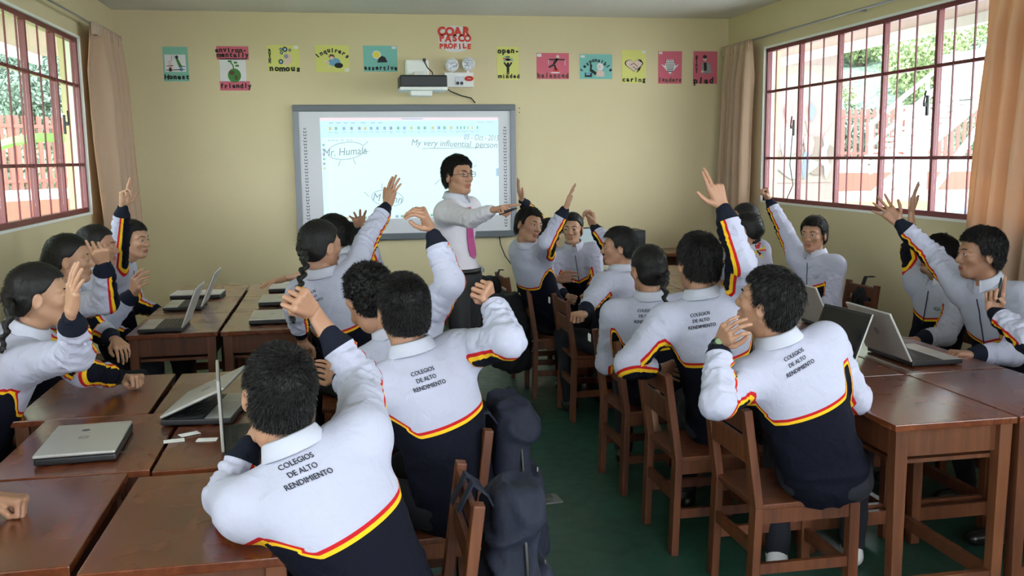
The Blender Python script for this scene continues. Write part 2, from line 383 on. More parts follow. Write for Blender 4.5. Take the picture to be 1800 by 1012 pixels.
def strands(V, Q, n, L, seed, w=.0011, flop=(0, -.2, -.25), jit=.2, lift=.3):
    """thin tapered locks standing on the hair surface"""
    r = np.random.default_rng(seed); N = vnorm(V, Q)
    if np.mean(np.sum(N*(V-V.mean(0)), 1)) < 0: N = -N
    i = r.integers(0, len(V), n); k = V[i, 2] > hairline(V[i, 1])+.004; i = i[k]; n = len(i)
    p = V[i]+r.normal(0, .0012, (n, 3)); cmb = V[i]-A3(.01, -.055, .14); cmb = cmb-N[i]*np.sum(cmb*N[i], 1)[:, None]; cmb /= np.linalg.norm(cmb, axis=1)[:, None]+1e-6
    d = N[i]*lift+cmb+A3(flop)*.5+r.normal(0, jit, (n, 3)); d /= np.linalg.norm(d, axis=1)[:, None]
    t = np.cross(d, r.normal(0, 1, (n, 3))); t /= np.linalg.norm(t, axis=1)[:, None]; ln = L*r.uniform(.6, 1.3, n)[:, None]
    d2 = d+cmb*.3+A3(0, 0, -.35)+r.normal(0, jit*.6, (n, 3)); d2 /= np.linalg.norm(d2, axis=1)[:, None]
    a, b = p-N[i]*.003-t*w, p-N[i]*.003+t*w; m1, m2 = p+d*ln*.55-t*w*.8, p+d*ln*.55+t*w*.8; e1 = p+d*ln*.55+d2*ln*.5
    VV = np.stack([a, b, m2, m1, e1+t*w*.25, e1-t*w*.25], 1).reshape(-1, 3); o = np.arange(n)*6
    QQ = np.concatenate([np.stack([o, o+1, o+2, o+3], 1), np.stack([o+3, o+2, o+4, o+5], 1)]); return VV, QQ
HAIR = {}
def hair_mesh(kind, seed, fine):
    key = (kind, seed, fine)
    if key not in HAIR:
        V, Q = make_hair(kind, .004 if fine else .0055, seed)
        if kind == 'short': q = strands(V, Q, 15000 if fine else 5000, .016, seed, .0009, (0, 0, -.2), .22, .30)
        elif kind == 'crop': q = strands(V, Q, 20000 if fine else 5000, .010, seed, .0007, (0, 0, 0), .25, .75)
        elif kind == 'curly': q = strands(V, Q, 9000, .014, seed, .0012, (0, 0, 0), .9, .8)
        elif kind == 'comb': q = strands(V, Q, 9000, .020, seed, .0010, (.6, -.2, 0), .2, .3)
        elif kind == 'flat': q = strands(V, Q, 8000, .016, seed, .0009, (0, 0, -.2), .15, .15)
        else: q = strands(V, Q, 3000, .012, seed, .0007, (0, -1.5, -.1), .08, .03)
        V, Q = joinm([(V, Q), q]); HAIR[key] = npmesh('hair', V, Q); HAIR[key].materials.append(M['hair'])
    return HAIR[key]
def braid_mesh(pts, r0_=.025, r1_=.013, h=.0045):
    P = []; pts = [A3(p) for p in pts]; seg = [np.linalg.norm(b-a) for a, b in zip(pts, pts[1:])]; T = sum(seg); n = int(T/.022); s = 0
    cum = np.concatenate([[0], np.cumsum(seg)])
    for i in range(n):
        t = i/max(n-1, 1); q = A3([np.interp(t*T, cum, [p[k] for p in pts]) for k in range(3)]); q2 = A3([np.interp(min(t*T+.02, T), cum, [p[k] for p in pts]) for k in range(3)])
        d = nrm(q2-q) if t < .95 else A3(0, 0, -1); sd = nrm(np.cross(d, A3(.3, 1, .1))); r = r0_+(r1_-r0_)*t; sg = 1 if i % 2 else -1
        P.append((sd_cone(q+sd*sg*r*.62-d*.010, q-sd*sg*r*.30+d*.018, r*.70, r*.55), .004, '+'))
    return surf(P, h)
# hands: local frame  wrist at 0, fingers +Z, palm faces +Y, thumb at +X (left hand)
def hand_mesh(pose, h=.0027):
    P = []
    def a(f, k=.006): P.append((f, k, '+'))
    base = [(.031, 0, .086), (.0105, .001, .091), (-.0105, 0, .087), (-.030, -.001, .079)]; L = [(.040, .024, .019), (.044, .027, .020), (.041, .025, .019), (.032, .019, .017)]
    curl = dict(open=[8, 6, 8, 10], spread=[4, 2, 4, 6], relaxed=[24, 30, 36, 40], fist=[84, 86, 88, 88], point=[4, 80, 85, 88], two=[5, 6, 62, 66], pinch=[46, 38, 34, 30], claw=[42, 50, 56, 60], flat=[12, 10, 12, 14], index=[6, 66, 74, 78], typing=[30, 32, 34, 36])[pose]
    spr = dict(spread=[14, 3, -10, -24], open=[7, 1, -5, -12], two=[-4, -1, -3, -4], flat=[5, 1, -3, -8]).get(pose, [3, 0, -2, -5])
    rr = [.0088, .0090, .0085, .0075]
    wr = A3(0, 0, 0)
    for i, b in enumerate(base):
        a(sd_cone((b[0]*.45, .0, .012), b, .0135, .0115), .010); a(sd_cone((b[0]*.6, .006, .03), (b[0]*.95, .006, .078), .012, .010), .010)
        p = A3(b); an = 0; sp = radians(spr[i])
        for j, l in enumerate(L[i]):
            an += radians(curl[i])*(1 if j < 2 else .6); d = A3(sin(sp)*cos(an), sin(an), cos(sp)*cos(an)); q = p+d*l*.97
            r1 = rr[i]*(1-.10*j); a(sd_cone(p, q, r1, r1*.90), .0025); p = q
    a(sd_ell((.018, .011, .032), (.016, .012, .030)), .010); a(sd_ell((-.022, .009, .034), (.012, .010, .030)), .010)
    T = dict(fist=[(.024, .006, .022), (.036, .026, .050), (.022, .044, .066), (.002, .046, .068)], point=[(.024, .006, .022), (.038, .024, .050), (.024, .042, .066), (.006, .045, .070)],
             index=[(.024, .006, .022), (.038, .024, .050), (.026, .040, .068), (.008, .043, .072)], pinch=[(.024, .006, .020), (.040, .026, .046), (.042, .046, .070), (.036, .060, .090)],
             claw=[(.024, .006, .020), (.042, .026, .046), (.042, .046, .070), (.034, .056, .088)], 
             relaxed=[(.024, .006, .020), (.046, .018, .046), (.050, .028, .074), (.046, .036, .098)], typing=[(.024, .006, .020), (.050, .018, .044), (.056, .028, .072), (.052, .034, .094)]
             ).get(pose, [(.024, .004, .018), (.052, .012, .042), (.068, .016, .068), (.078, .018, .092)])
    for j in range(3): a(sd_cone(T[j], T[j+1], (.0135, .0108, .0095)[j], (.0108, .0095, .0080)[j]), .006 if j == 0 else .003)
    a(sd_ell((0, 0, 0), (.0265, .0185, .022)), .012)
    V, Q = surf(P, h); V = smoothv(V, Q, 1, .3)
    zs = np.linspace(-.19, .01, 10)                                   # forearm with an oval section
    k = 20; th = np.arange(k)*2*pi/k; R = np.interp(zs, [-.19, -.12, -.04, .01], [.040, .036, .0262, .0245]); O = np.interp(zs, [-.19, -.1, 0], [.95, .88, .70])
    FV = np.concatenate([np.stack([np.cos(th)*r_, np.sin(th)*r_*o_, np.full(k, z)], 1) for r_, o_, z in zip(R, O, zs)])
    FQ = np.array([(i*k+j, i*k+(j+1) % k, (i+1)*k+(j+1) % k, (i+1)*k+j) for i in range(9) for j in range(k)])
    return joinm([(V, Q), (FV, FQ)])
HANDS = {}
def hand_at(pose, side, W, fd, hd, palm, sc, fine):
    key = (pose, fine)
    if key not in HANDS: HANDS[key] = hand_mesh(pose, .0026 if fine else .0038)
    V, Q = HANDS[key]; V = V*sc
    if side == 'R': V = V*A3(-1, 1, 1); Q = Q[:, ::-1]
    def frame(z):
        y = A3(palm)-z*(A3(palm)@z)
        if np.linalg.norm(y) < .05: y = np.cross(z, A3(0, 0, 1))
        y = nrm(y); return np.stack([np.cross(y, z), y, z], 1)
    Rh, Rf = frame(nrm(hd)), frame(nrm(fd)); t = np.clip((V[:, 2]+.035)/.05, 0, 1)[:, None]; t = t*t*(3-2*t)
    return (V@Rh.T)*t+(V@Rf.T)*(1-t)+A3(W), Q, Rh
def fwd(yaw): a = radians(yaw); return A3(sin(a), cos(a), 0)
def rgt(yaw): a = radians(yaw); return A3(cos(a), -sin(a), 0)
def reach(S, px, L, near, fallback=True):
    """point at distance L from S on the sight line of pixel px (a pixel fixes a direction, the limb length its depth)"""
    d = nrm(ray(*px)); oc = CAM-S; b = oc@d; disc = b*b-(oc@oc-L*L)
    if disc >= 0: return CAM+d*(-b+(-1 if near else 1)*math.sqrt(disc))
    c = CAM-d*b; return S+nrm(c-S)*L
PROF_T = [-.24, -.12, 0, .12, .28, .45, .62, .78, .90, 1.0]
PROF_W = [.135, .142, .150, .148, .146, .152, .166, .176, .148, .075]
PROF_D = [.108, .116, .120, .116, .112, .112, .116, .112, .092, .068]
def tgt(q):
    if q is not None and isinstance(q[0], str): return tuple((at_z if q[0] == 'z' else at_y)(q[1], q[2], q[3]))
    return q
def torso_fn(P0, N, hy, sy, sc, fat=1.0, lean_c=None):
    up0 = nrm(N-P0); L = np.linalg.norm(N-P0); C = (P0+N)/2-fwd((hy+sy)/2)*.035 if lean_c is None else lean_c
    ts = np.array(PROF_T); 
    def pt(t): return (1-t)**2*P0+2*t*(1-t)*(2*C-.5*P0-.5*N)+t*t*N if t >= 0 else P0+(2*(2*C-.5*P0-.5*N)-2*P0)*t*.6+A3(0, 0, -.0)
    pts = np.array([pt(t) for t in ts]); 
    dy = ((sy-hy+180) % 360)-180
    yaws = hy+dy*np.clip(ts, 0, 1)
    W = np.array(PROF_W)*sc*fat; D = np.array(PROF_D)*sc*fat
    segs = [(pts[i], pts[i+1]) for i in range(len(pts)-1)]
    def coords(p):
        best = np.full(p.shape[:-1], 1e9); T = np.zeros_like(best); lat = np.zeros_like(best); fr = np.zeros_like(best); ax = np.zeros_like(best)
        for i, (a, b) in enumerate(segs):
            ba = b-a; l = np.linalg.norm(ba); u = ba/l; q = p-a; x = q@u/l; h = np.clip(x, 0, 1); d = np.linalg.norm(q-h[..., None]*ba, axis=-1); m = d < best
            t = ts[i]+(ts[i+1]-ts[i])*h; yw = yaws[i]+(yaws[i+1]-yaws[i])*h; rr = np.stack([np.cos(np.radians(yw)), -np.sin(np.radians(yw)), 0*yw], -1)
            rr = rr-(rr@u)[..., None]*u; rr /= np.linalg.norm(rr, axis=-1)[..., None]; ff = np.cross(u, rr); o = q-h[..., None]*ba
            best = np.where(m, d, best); T = np.where(m, t, T); lat = np.where(m, (o*rr).sum(-1), lat); fr = np.where(m, (o*ff).sum(-1), fr)
            ax = np.where(m, (x-h)*l if (i == 0 or i == len(segs)-1) else 0.0, ax)
            if i == 0: ax = np.where(m & (x > 0), 0.0, ax)
            if i == len(segs)-1: ax = np.where(m & (x < 1), 0.0, ax)
        return T, lat, fr, ax
    def fn(p):
        T, l, f, ax = coords(p); w = np.interp(T, ts, W); d = np.interp(T, ts, D); e = 2.35
        q = ((np.abs(l)/w)**e+(np.abs(f)/d)**e)**(1/e); dist = (q-1)*np.minimum(w, d)
        return np.where(np.abs(ax) > 1e-6, np.maximum(dist, np.abs(ax)), dist)
    m = .22*fat; return (fn, pts.min(0)-m, pts.max(0)+m), coords, pt, (ts, W, D, yaws)
PEOPLE = []
def person(label, head, face, pel, hy, sy, right=None, left=None, hair=('short', 1), sc=1.0, fine=False, skin='skin', pitch=0, roll=0, fem=False,
           text=False, zip_=False, stand=False, teacher=False, braid=None, group=None, knees=None, low=True, eyes=True, h=None, fat=1.0, headsc=1.0, lift=None, Nofs=None, shoe='black', emblem=False):
    root = empty('person', (pel[0], pel[1], 0), 0, label, 'person', group); inv = A3(-pel[0], -pel[1], 0)
    def put(name, V, Q, m, par=root, attrs=None, off=None):
        return link(name, npmesh(name, V+(inv if par is root else A3(0, 0, 0)), Q, True, attrs), m, par)
    Hc = at_y(*head); fv = fwd(face); rv = rgt(face)
    Rm = np.array(Matrix(((rv[0], fv[0], 0), (rv[1], fv[1], 0), (0, 0, 1))) @ Matrix.Rotation(radians(-pitch), 3, 'X') @ Matrix.Rotation(radians(roll), 3, 'Y'))
    P0 = A3(pel[0], pel[1], pel[2] if len(pel) > 2 else .53); up = nrm(nrm(Hc-P0)+A3(0, 0, 1)*.8)
    hs = sc*headsc
    N = Hc-up*.150*hs-fwd(face)*.022*hs*.5-fwd(sy)*.022*hs*.5
    if Nofs: N = N+A3(Nofs)
    S = {}; J = {}; up_t = nrm(N-P0)
    rs = rgt(sy); rs = nrm(rs-up_t*(rs@up_t)); fs = np.cross(up_t, rs)
    tor, coords, pt, prof = torso_fn(P0, N, hy, sy, sc, fat)
    U, FO = .272*sc, .245*sc; arms = {}
    for side, spec in (('R', right), ('L', left)):
        sg = 1 if side == 'R' else -1; s0 = N-up_t*.062*sc+rs*sg*.158*sc*fat
        spec = dict(spec or {}); 
        e = tgt(spec.get('e'))
        if e is None: E = s0+nrm(A3(0, 0, -1)+fs*.25+rs*sg*.12)*U
        elif len(e) == 3: E = A3(e)
        else: E = reach(s0, e, U, spec.get('en', True))
        d = nrm(E-s0)
        if d[2] > 0: s0 = s0+A3(0, 0, .045*sc*d[2])-rs*sg*.02*d[2]
        else: s0 = s0+d*A3(1, 1, 0)*.02
        if e is not None and len(e) == 2: E = reach(s0, e, U, spec.get('en', True))
        if len(e or ()) == 3: E = s0+nrm(E-s0)*min(np.linalg.norm(E-s0), U*1.08)
        wq = tgt(spec.get('w'))
        if wq is None: Wp = E+nrm(fs*.8-rs*sg*.45+A3(0, 0, -.12))*FO
        elif len(wq) == 3: Wp = A3(wq); Wp = E+nrm(Wp-E)*min(np.linalg.norm(Wp-E), FO*1.12)
        else: Wp = reach(E, wq, FO, spec.get('wn', True))
        fd = nrm(Wp-E); t = tgt(spec.get('t')); hd = fd
        if t is not None: hd = nrm((A3(t) if len(t) == 3 else reach(Wp, t, .15*sc, spec.get('tn', True)))-Wp)
        arms[side] = (s0, E, Wp, fd, hd, spec)
    # ---- body: head, neck, hands and the form inside the clothes in one mesh
    HV, HQ, lip = HEADS[fem]; HV = (HV*hs)@Rm.T+Hc; parts = [(HV, HQ)]; lips = [lip]
    nt_ = Hc+Rm@A3(0, -.020, -.060)*hs; nr_ = (.046 if fem else .051)*hs; parts.append(surf([(sd_cone(nt_, N+up_t*.01, nr_, nr_*1.04), .01, '+'), (sd_cone(N+up_t*.01, N-up_t*.07, nr_*1.04, nr_*.9), .02, '+')], .007))
    spm = A3(pt(.5)); inner = [(sd_cone(P0, spm, .075, .07), .03, '+'), (sd_cone(spm, N-up_t*.13, .07, .055), .03, '+'), (sd_cone(N-up_t*.14, N+up_t*.03, .05, .040), .03, '+')]
    for side, (s0, E, Wp, fd, hd, spec) in arms.items():
        inner += [(sd_cone(N-up_t*.10, s0, .035, .035), .01, '+'), (sd_cone(s0, E, .036*sc, .030*sc), .01, '+'), (sd_cone(E, Wp-fd*.10, .030*sc, .026*sc), .01, '+')]
        palm = spec.get('palm'); palm = (A3(0, -1, 0) if palm is None else A3(palm))
        if spec.get('pose') != 'none':
            hv, hq, Rh = hand_at(spec.get('pose', 'relaxed'), side, Wp, fd, hd, palm, sc*.97, fine); parts.append((hv, hq)); J[side] = (Wp, Rh, hv)
    hipr = rgt(hy); hf = fwd(hy); legs = []
    for sg in (-1, 1):
        hp = P0+hipr*sg*.085*sc+A3(0, 0, -.02)
        if stand: K = hp+A3(0, 0, -.43)+hf*.03*(1 if sg > 0 else 0)+hipr*sg*.02; An = A3(K[0], K[1], .09)-hf*.02+hipr*sg*.03
        else:
            sp = (knees or (.14, .14))[0 if sg < 0 else 1]
            K = hp+nrm(hf+hipr*sg*sp*1.2+A3(0, 0, -.02))*.41*sc; K[2] = max(.46*sc, min(K[2], .54)); An = A3(K[0], K[1], .09)+hf*(.03 if sg > 0 else -.10)
        legs.append((hp, K, An)); inner += [(sd_cone(hp, K, .06*sc, .045*sc), .02, '+'), (sd_cone(K, An, .045*sc, .03*sc), .02, '+')]
    iv, iq = surf(inner, .02); parts.append((iv, iq)); V, Q = joinm(parts); L_ = np.zeros(len(V)); L_[:len(lip)] = lip
    put('body', V, Q, M[skin], attrs={'lip': L_})
    # ---- jacket or shirt
    G = [(tor, .02, '+')]; loose = .012 if not teacher else .006; cl = {}
    for side, (s0, E, Wp, fd, hd, spec) in arms.items():
        cuff = spec.get('cuff', .24 if not teacher else .10); sv = Wp-fd*cuff*FO; bare = Wp-sv
        G += [(sd_cone(N-up_t*.045*sc, s0, .066*sc, .060*sc), .05, '+'), (sd_cone(s0, E, (.062+loose)*sc, (.046+loose)*sc), .05, '+'), (sd_cone(E, sv-fd*.045, (.046+loose)*sc, (.035+loose)*sc), .02, '+'), (sd_cone(sv-fd*.045, sv, .036*sc, .0335*sc), .008, '+')]
        cl[side] = sv
    hh = h or (.008 if fine else .0115)
    V, Q = surf(G, hh); V = smoothv(V, Q, 2 if fine else 1, .4); Nn = vnorm(V, Q)
    T, lat, fr, ax = coords(V); dt = tor[0](V); ts, Wd, Dd, _ = prof; wl = np.interp(T, ts, Wd)
    hst = .57; seedn = len(PEOPLE)*13+3
    al = np.abs(lat)/wl; front = fr > 0
    ln = np.linalg.norm(N-P0)
    st = (T-hst-np.where(front, .10*np.clip(al, 0, 1)-.05, .03*al*al)-.15*np.clip((al-.80)/.20, 0, 1)**1.5)*ln
    st = np.where(T < .2, np.minimum(st, -.03), st)
    cuffa = np.full(len(V), -.05); rd = 1-np.abs(vnoise(V*A3(7, 7, 11)+vnoise(V*5, seedn+8)[:, None]*1.2, seedn))*2.4; disp = vnoise(V*7, seedn+1)*.006+np.clip(rd, 0, 1)*.007*np.clip(1.15-T, .15, 1)
    disp *= np.clip(1.2-T, .3, 1); wa = np.zeros(len(V))
    for side, (s0, E, Wp, fd, hd, spec) in arms.items():
        sg = 1 if side == 'R' else -1; sv = cl[side]; ud = nrm(E-s0); d0 = nrm(-up_t+rs*sg*.02)
        med = -rs*sg; v = np.cross(d0, ud); c_ = d0@ud; Rr = np.eye(3)+np.array([[0, -v[2], v[1]], [v[2], 0, -v[0]], [-v[1], v[0], 0]]); K_ = Rr-np.eye(3); Rr = Rr+K_@K_/(1+c_+1e-3)
        und = nrm(Rr@med-ud*((Rr@med)@ud)); und = nrm(und-up_t*.35*(1 if ud[2] > 0 else 0)); und = nrm(und-ud*(und@ud))
        uf = nrm(und-fd*(und@fd)) if abs(und@fd) < .95 else nrm(-ud-fd*((-ud)@fd))
        if 'und' in spec: q = A3(spec['und']); und = nrm(q-ud*(q@ud)); uf = nrm(q-fd*(q@fd))
        def segd(a, b):
            ba = b-a; x = (V-a)@ba/(ba@ba); hcl = np.clip(x, 0, 1); o = V-a-hcl[:, None]*ba; return np.linalg.norm(o, axis=1), hcl, o, x
        d1, h1, o1, _ = segd(s0, E); d2, h2, o2, x2 = segd(E, sv); m2 = d2-.002 < d1; r_ = np.where(m2, d2, d1)
        o = np.where(m2[:, None], o2, o1); cosu = (o@und)/np.maximum(r_, 1e-4); cosf = (o@uf)/np.maximum(r_, 1e-4); cs = np.where(m2, cosf, cosu)
        sa = (spec.get('thr', .40)+.70*np.clip(1-np.where(m2, U+h2*FO, h1*U)/.13, 0, 1)-cs)*.055*sc*1.1
        da = r_-(.055*sc); wgt = np.clip((dt-da)/.03+.25, 0, 1); wgt = np.where((h1 < .03) & ~m2, wgt*.0, wgt)
        wgt = np.where(~m2, wgt*np.clip((h1-.02)/.12, 0, 1), wgt)
        st = st*(1-wgt)+sa*wgt
        ck = (x2-1)*np.linalg.norm(sv-E)+.046; cuffa = np.where(m2 & (wgt > .5), ck, cuffa)
        u_ = np.where(m2, h2*FO+U, h1*U); bend = np.exp(-((u_-U)/.07)**2); ang = np.arctan2(o@np.cross(ud, und), o@und)
        g1 = vnoise(np.stack([u_*34+ang*.6, ang*1.1, u_*0+seedn], 1), seedn+4); g2 = vnoise(np.stack([u_*58-ang*.9, ang*1.6, u_*0+seedn*2.0], 1), seedn+5)
        fold = (1-np.abs(g1)*2.6)*.9+(1-np.abs(g2)*2.6)*.55-.25
        inner_b = np.clip(.6-(o@nrm(nrm(E-s0)-fd))/np.maximum(r_, 1e-3), 0, 1)
        aa = (.0028+.0060*bend*inner_b*.75+.004*np.exp(-((u_-U-FO*.6)/.06)**2)+.002*np.exp(-((u_)/.07)**2))
        disp = disp*(1-wgt*.6)+fold*aa*wgt*np.where(ck > -.01, .15, 1)*np.clip(u_/.05, .3, 1)
        lead = np.clip((ck+.012)/.012, 0, 1)*np.clip((.014-ck)/.012, 0, 1); disp += lead*.002*wgt
    if teacher: disp *= .8
    V = V+Nn*np.clip(disp, -.009, .012)[:, None]*(1 if fine else .85)
    if teacher: jk = put('shirt', V, Q, M['shirt'])
    else: jk = put('jacket', V, Q, M['jacket'], attrs={'stripe': st, 'cuff': cuffa})
    bvh = BVHTree.FromPolygons([tuple(v) for v in V.tolist()], Q.tolist())
    def onto(t, l, side, out=.0025):
        c = A3(pt(t)); yw = np.interp(t, ts, prof[3]); r_ = rgt(yw); u_ = nrm(A3(pt(min(t+.02, 1)))-A3(pt(t-.02))); r_ = nrm(r_-u_*(r_@u_)); f_ = np.cross(u_, r_)
        o = c+r_*l*.9; hit = bvh.ray_cast(Vector(o), Vector(nrm(f_*side+r_*(l*.1/.12)))); p = A3(hit[0]) if hit[0] else c+r_*l+f_*side*.12
        return p+f_*side*out
    # ---- collar
    ck = nrm(nrm(Hc-N)*.5+up_t*.5-fs*.02); nr = nrm(rs-ck*(rs@ck)); nf = np.cross(ck, nr); base = N+ck*.020*sc-nf*.004
    nphi = 36; VV = []; prof_c = [(.060, -.020), (.0595, .028), (.064, .036), (.071, .032), (.086, -.006), (.084, -.010), (.068, .020), (.063, -.018)]
    for i in range(nphi+1):
        ph = -pi+.22+(2*pi-.44)*i/nphi; k = abs(ph)/pi; c_, s_ = -cos(ph), sin(ph)
        for r_, z_ in prof_c:
            spread = (.012*max(0, k-.8)*5 if z_ < 0 else 0); zz = z_-.022*max(0, k-.35)-(.022*max(0, k-.75)*3 if z_ < 0 and r_ > .08 else 0)
            VV.append(base+(nr*s_*(r_)+nf*c_*(r_*1.02+spread)+ck*zz)*sc*hs/sc)
    mC = len(prof_c); CQ = [(i*mC+j, i*mC+(j+1) % mC, (i+1)*mC+(j+1) % mC, (i+1)*mC+j) for i in range(nphi) for j in range(mC)]
    CQ += [(0, 1, 2, 3), (0, 3, 4, 5), (0, 5, 6, 7)]; e_ = nphi*mC; CQ += [(e_+3, e_+2, e_+1, e_), (e_+5, e_+4, e_+3, e_), (e_+7, e_+6, e_+5, e_)]
    link('collar', npmesh('collar', np.array(VV)+inv, np.array(CQ)), M['collar'], jk)
    # ---- back lettering, zip and emblem laid on the cloth
    def project(mb, items, side, t0, l0, rot=0):
        for s_, dz, size, bold in items:
            Vt, Ft = text_geo(s_, bold); vs = []
            for v in Vt: x = v[0]*size*1.0*(-side); z = v[1]*size+dz; xx = x*cos(rot)-z*sin(rot); zz = x*sin(rot)+z*cos(rot); vs.append(onto(t0+zz/ln, l0+xx, side)+inv)
            mb.add(vs, Ft)
    if text:
        mb = MB(); tr, tl, tt = text if isinstance(text, tuple) else (text, 0., .79); project(mb, [('COLEGIOS', .023, .0178, 0.0), ('DE ALTO', 0, .0178, 0.0), ('RENDIMIENTO', -.023, .0178, 0.0)], -1, tt, tl, tr)
        for dx_ in (.0007, .0014): project(mb, [('COLEGIOS', .023, .0178, 0.0), ('DE ALTO', 0, .0178, 0.0), ('RENDIMIENTO', -.023, .0178, 0.0)], -1, tt+dx_*.8, tl+dx_, tr)
        mb.build('back_lettering', M['print'], jk)
    if zip_:
        mb = MB(); pts = [onto(t, 0, 1, .002)+inv for t in np.linspace(.40, .96, 12)]; mb.tube(pts, .0032, 6); mb.build('zipper', M['print'], jk)
        mb = MB(); pr = [onto(.72+.05*sin(a)*.5, -.075+.022*cos(a), 1, .002)+inv for a in np.linspace(0, 2*pi, 13)[:-1]]; mb.tube(pr, .0012, 4, closed=True)
        project(mb, [('CAR', -.002, .014, .004)], 1, .72, -.075); mb.build('chest_emblem', M['print'], jk)
    # ---- trousers and shoes
    TG = [(sd_ell(P0+A3(0, 0, -.01), (.145*sc, .125*sc, .10*sc), np.stack([hipr, hf, A3(0, 0, 1)], 1)), .02, '+')]
    for hp, K, An in legs: TG += [(sd_cone(hp, K, .082*sc, .062*sc), .04, '+'), (sd_cone(K, An, .062*sc, .048*sc), .03, '+')]
    tv, tq = surf(TG, .014); tv = tv+vnorm(tv, tq)*(vnoise(tv*14, 3)*.006)[:, None]; put('trousers', tv, tq, M['trouser' if teacher else 'navy'])
    for hp, K, An in legs:
        ff = nrm(hf+.0); a = An+A3(0, 0, -.045); 
        sg_ = [(sd_cone(a-ff*.035, a+ff*.05, .042, .040), .02, '+'), (sd_cone(a+ff*.05+A3(0, 0, -.008), a+ff*.15+A3(0, 0, -.012), .040, .030), .02, '+'), (sd_cone(a-ff*.01, An+A3(0, 0, .02), .036, .038), .02, '+')]
        sv_, sq_ = surf(sg_, .007); sv_[:, 2] = np.maximum(sv_[:, 2], .002); put('shoe', sv_, sq_, M['sneaker' if shoe == 'white' else 'shoe'])
    # ---- hair, brows, eyes
    hm = hair_mesh(hair[0], hair[1], fine); ho = link('hair', hm, None, root)
    s4 = Matrix(((*(Rm[0]*hs), Hc[0]+inv[0]), (*(Rm[1]*hs), Hc[1]+inv[1]), (*(Rm[2]*hs), Hc[2]), (0, 0, 0, 1))); ho.matrix_local = s4
    if eyes:
        for s_ in (-1, 1):
            o = link('eye', EYE, None, root); o.matrix_local = s4 @ Matrix.Translation((s_*.031, .0735, .003))
        o = link('eyebrows', BROWS, None, root); o.matrix_local = s4
    if braid:
        bp = [(Rm@(A3(q)*hs) if i < braid[1] else A3(0, 0, 0))+(Hc if i < braid[1] else A3(q)) for i, q in enumerate(braid[0])]
        bv, bq = braid_mesh(bp); put('braid', bv, bq, M['hair'])
        mb = MB(); e = bp[-1]; mb.tube([e+inv+A3(0, 0, .004), e+inv-A3(0, 0, .010)], .013, 10); mb.build('hair_tie', M[braid[2] if len(braid) > 2 else 'tie_black'], root)
    info = dict(root=root, inv=inv, Hc=Hc, Rm=Rm, N=N, arms=arms, J=J, onto=onto, hs=hs, s4=s4, P0=P0, up=up_t, fs=fs, rs=rs, jk=jk, cl=cl, ln=ln)
    PEOPLE.append(info)
    for side in arms:
        s0, E, Wp = arms[side][:3]
    print('PERSON %-40s torso %.2f headz %.2f Nz %.2f' % (label[:40], ln, Hc[2], N[2]))
    return info
def eye_mesh():
    bm = bmesh.new(); bmesh.ops.create_uvsphere(bm, u_segments=14, v_segments=10, radius=.0148)
    for f in bm.faces: f.smooth = True; c = f.calc_center_median().normalized(); f.material_index = 1 if c.y > .90 else 0
    me = bpy.data.meshes.new('eye'); bm.to_mesh(me); bm.free(); me.materials.append(M['eyew']); me.materials.append(M['iris']); return me
EYE = eye_mesh()
_b = MB()
for s_ in (-1, 1): _b.tube([(s_*.014, .0935, .0215), (s_*.028, .0905, .0265), (s_*.040, .081, .0265), (s_*.048, .071, .0225)], [.0022, .0032, .0028, .0014], 6)
BROWS = _b.mesh('eyebrows'); BROWS.materials.append(M['hair'])
M['trouser'] = mat('black_trouser_cloth', (.012, .012, .015), .7); M['shoe'] = mat('black_leather', (.01, .009, .009), .3); M['sneaker'] = mat('white_sneaker', (.7, .7, .72), .5)
M['tie_black'] = mat('black_band', (.01, .01, .01), .6); M['ribbon'] = mat('red_yellow_ribbon', (.7, .12, .03), .6)
# ------------------------------------------------------------------ room shell
def S(name, mb, m, parent=None, bev=0):
    o = mb.build(name, m, parent, bev)
    if parent is None: o['kind'] = 'structure'
    return o
TH = .16
S('floor', MB().box(XL-TH, XR+TH, YF-TH, YB+TH, -.12, 0), M['floor'])
S('ceiling', MB().box(XL-TH, XR+TH, YF-TH, YB+TH, ZC, ZC+.12), M['ceil'])
S('wall_back', MB().box(XL-TH, XR+TH, YB, YB+TH, 0, ZC), M['wall'])
S('wall_front', MB().box(XL-TH, XR+TH, YF-TH, YF, 0, 1.0).box(XL-TH, XR+TH, YF-TH, YF, 2.75, ZC).box(XL-TH, -.2, YF-TH, YF, 1.0, 2.75).box(2.6, XR+TH, YF-TH, YF, 1.0, 2.75), M['wall'])  # unseen wall behind the camera; opening added to brighten the foreground
LW = (1.295, 2.685, [(4.84, 8.16), (-1.4, 3.2)]); RW = (1.245, 2.70, [(4.70, 8.56), (-1.4, 3.4)])
for nm, x0, x1, (z0, z1, ws) in (('wall_left', XL-TH, XL, LW), ('wall_right', XR, XR+TH, RW)):
    mb = MB(); mb.box(x0, x1, YF, YB, 0, z0); mb.box(x0, x1, YF, YB, z1, ZC); y = YB
    for a, b in ws: mb.box(x0, x1, b, y, z0, z1); y = a
    mb.box(x0, x1, YF, y, z0, z1); wall = S(nm, mb, M['wall'])
S('baseboard_back', MB().box(XL, XR, YB-.015, YB, 0, .10), M['maroonwood'] if 'maroonwood' in M else M['woodx'])
S('baseboard_left', MB().box(XL, XL+.015, YF, YB-.015, 0, .10), M['woodx'])
S('baseboard_right', MB().box(XR-.015, XR, YF, YB-.015, 0, .10), M['woodx'])
def sill(name, x0, x1, a, b, z0, z1):
    mb = MB(); mb.box(x0, x1, a, b, z0-.012, z0+.006); mb.box(x0, x1, a, b, z1-.006, z1+.012); mb.box(x0, x1, a, a+.008, z0, z1); mb.box(x0, x1, b-.008, b, z0, z1)
    return S(name, mb, M['white'])
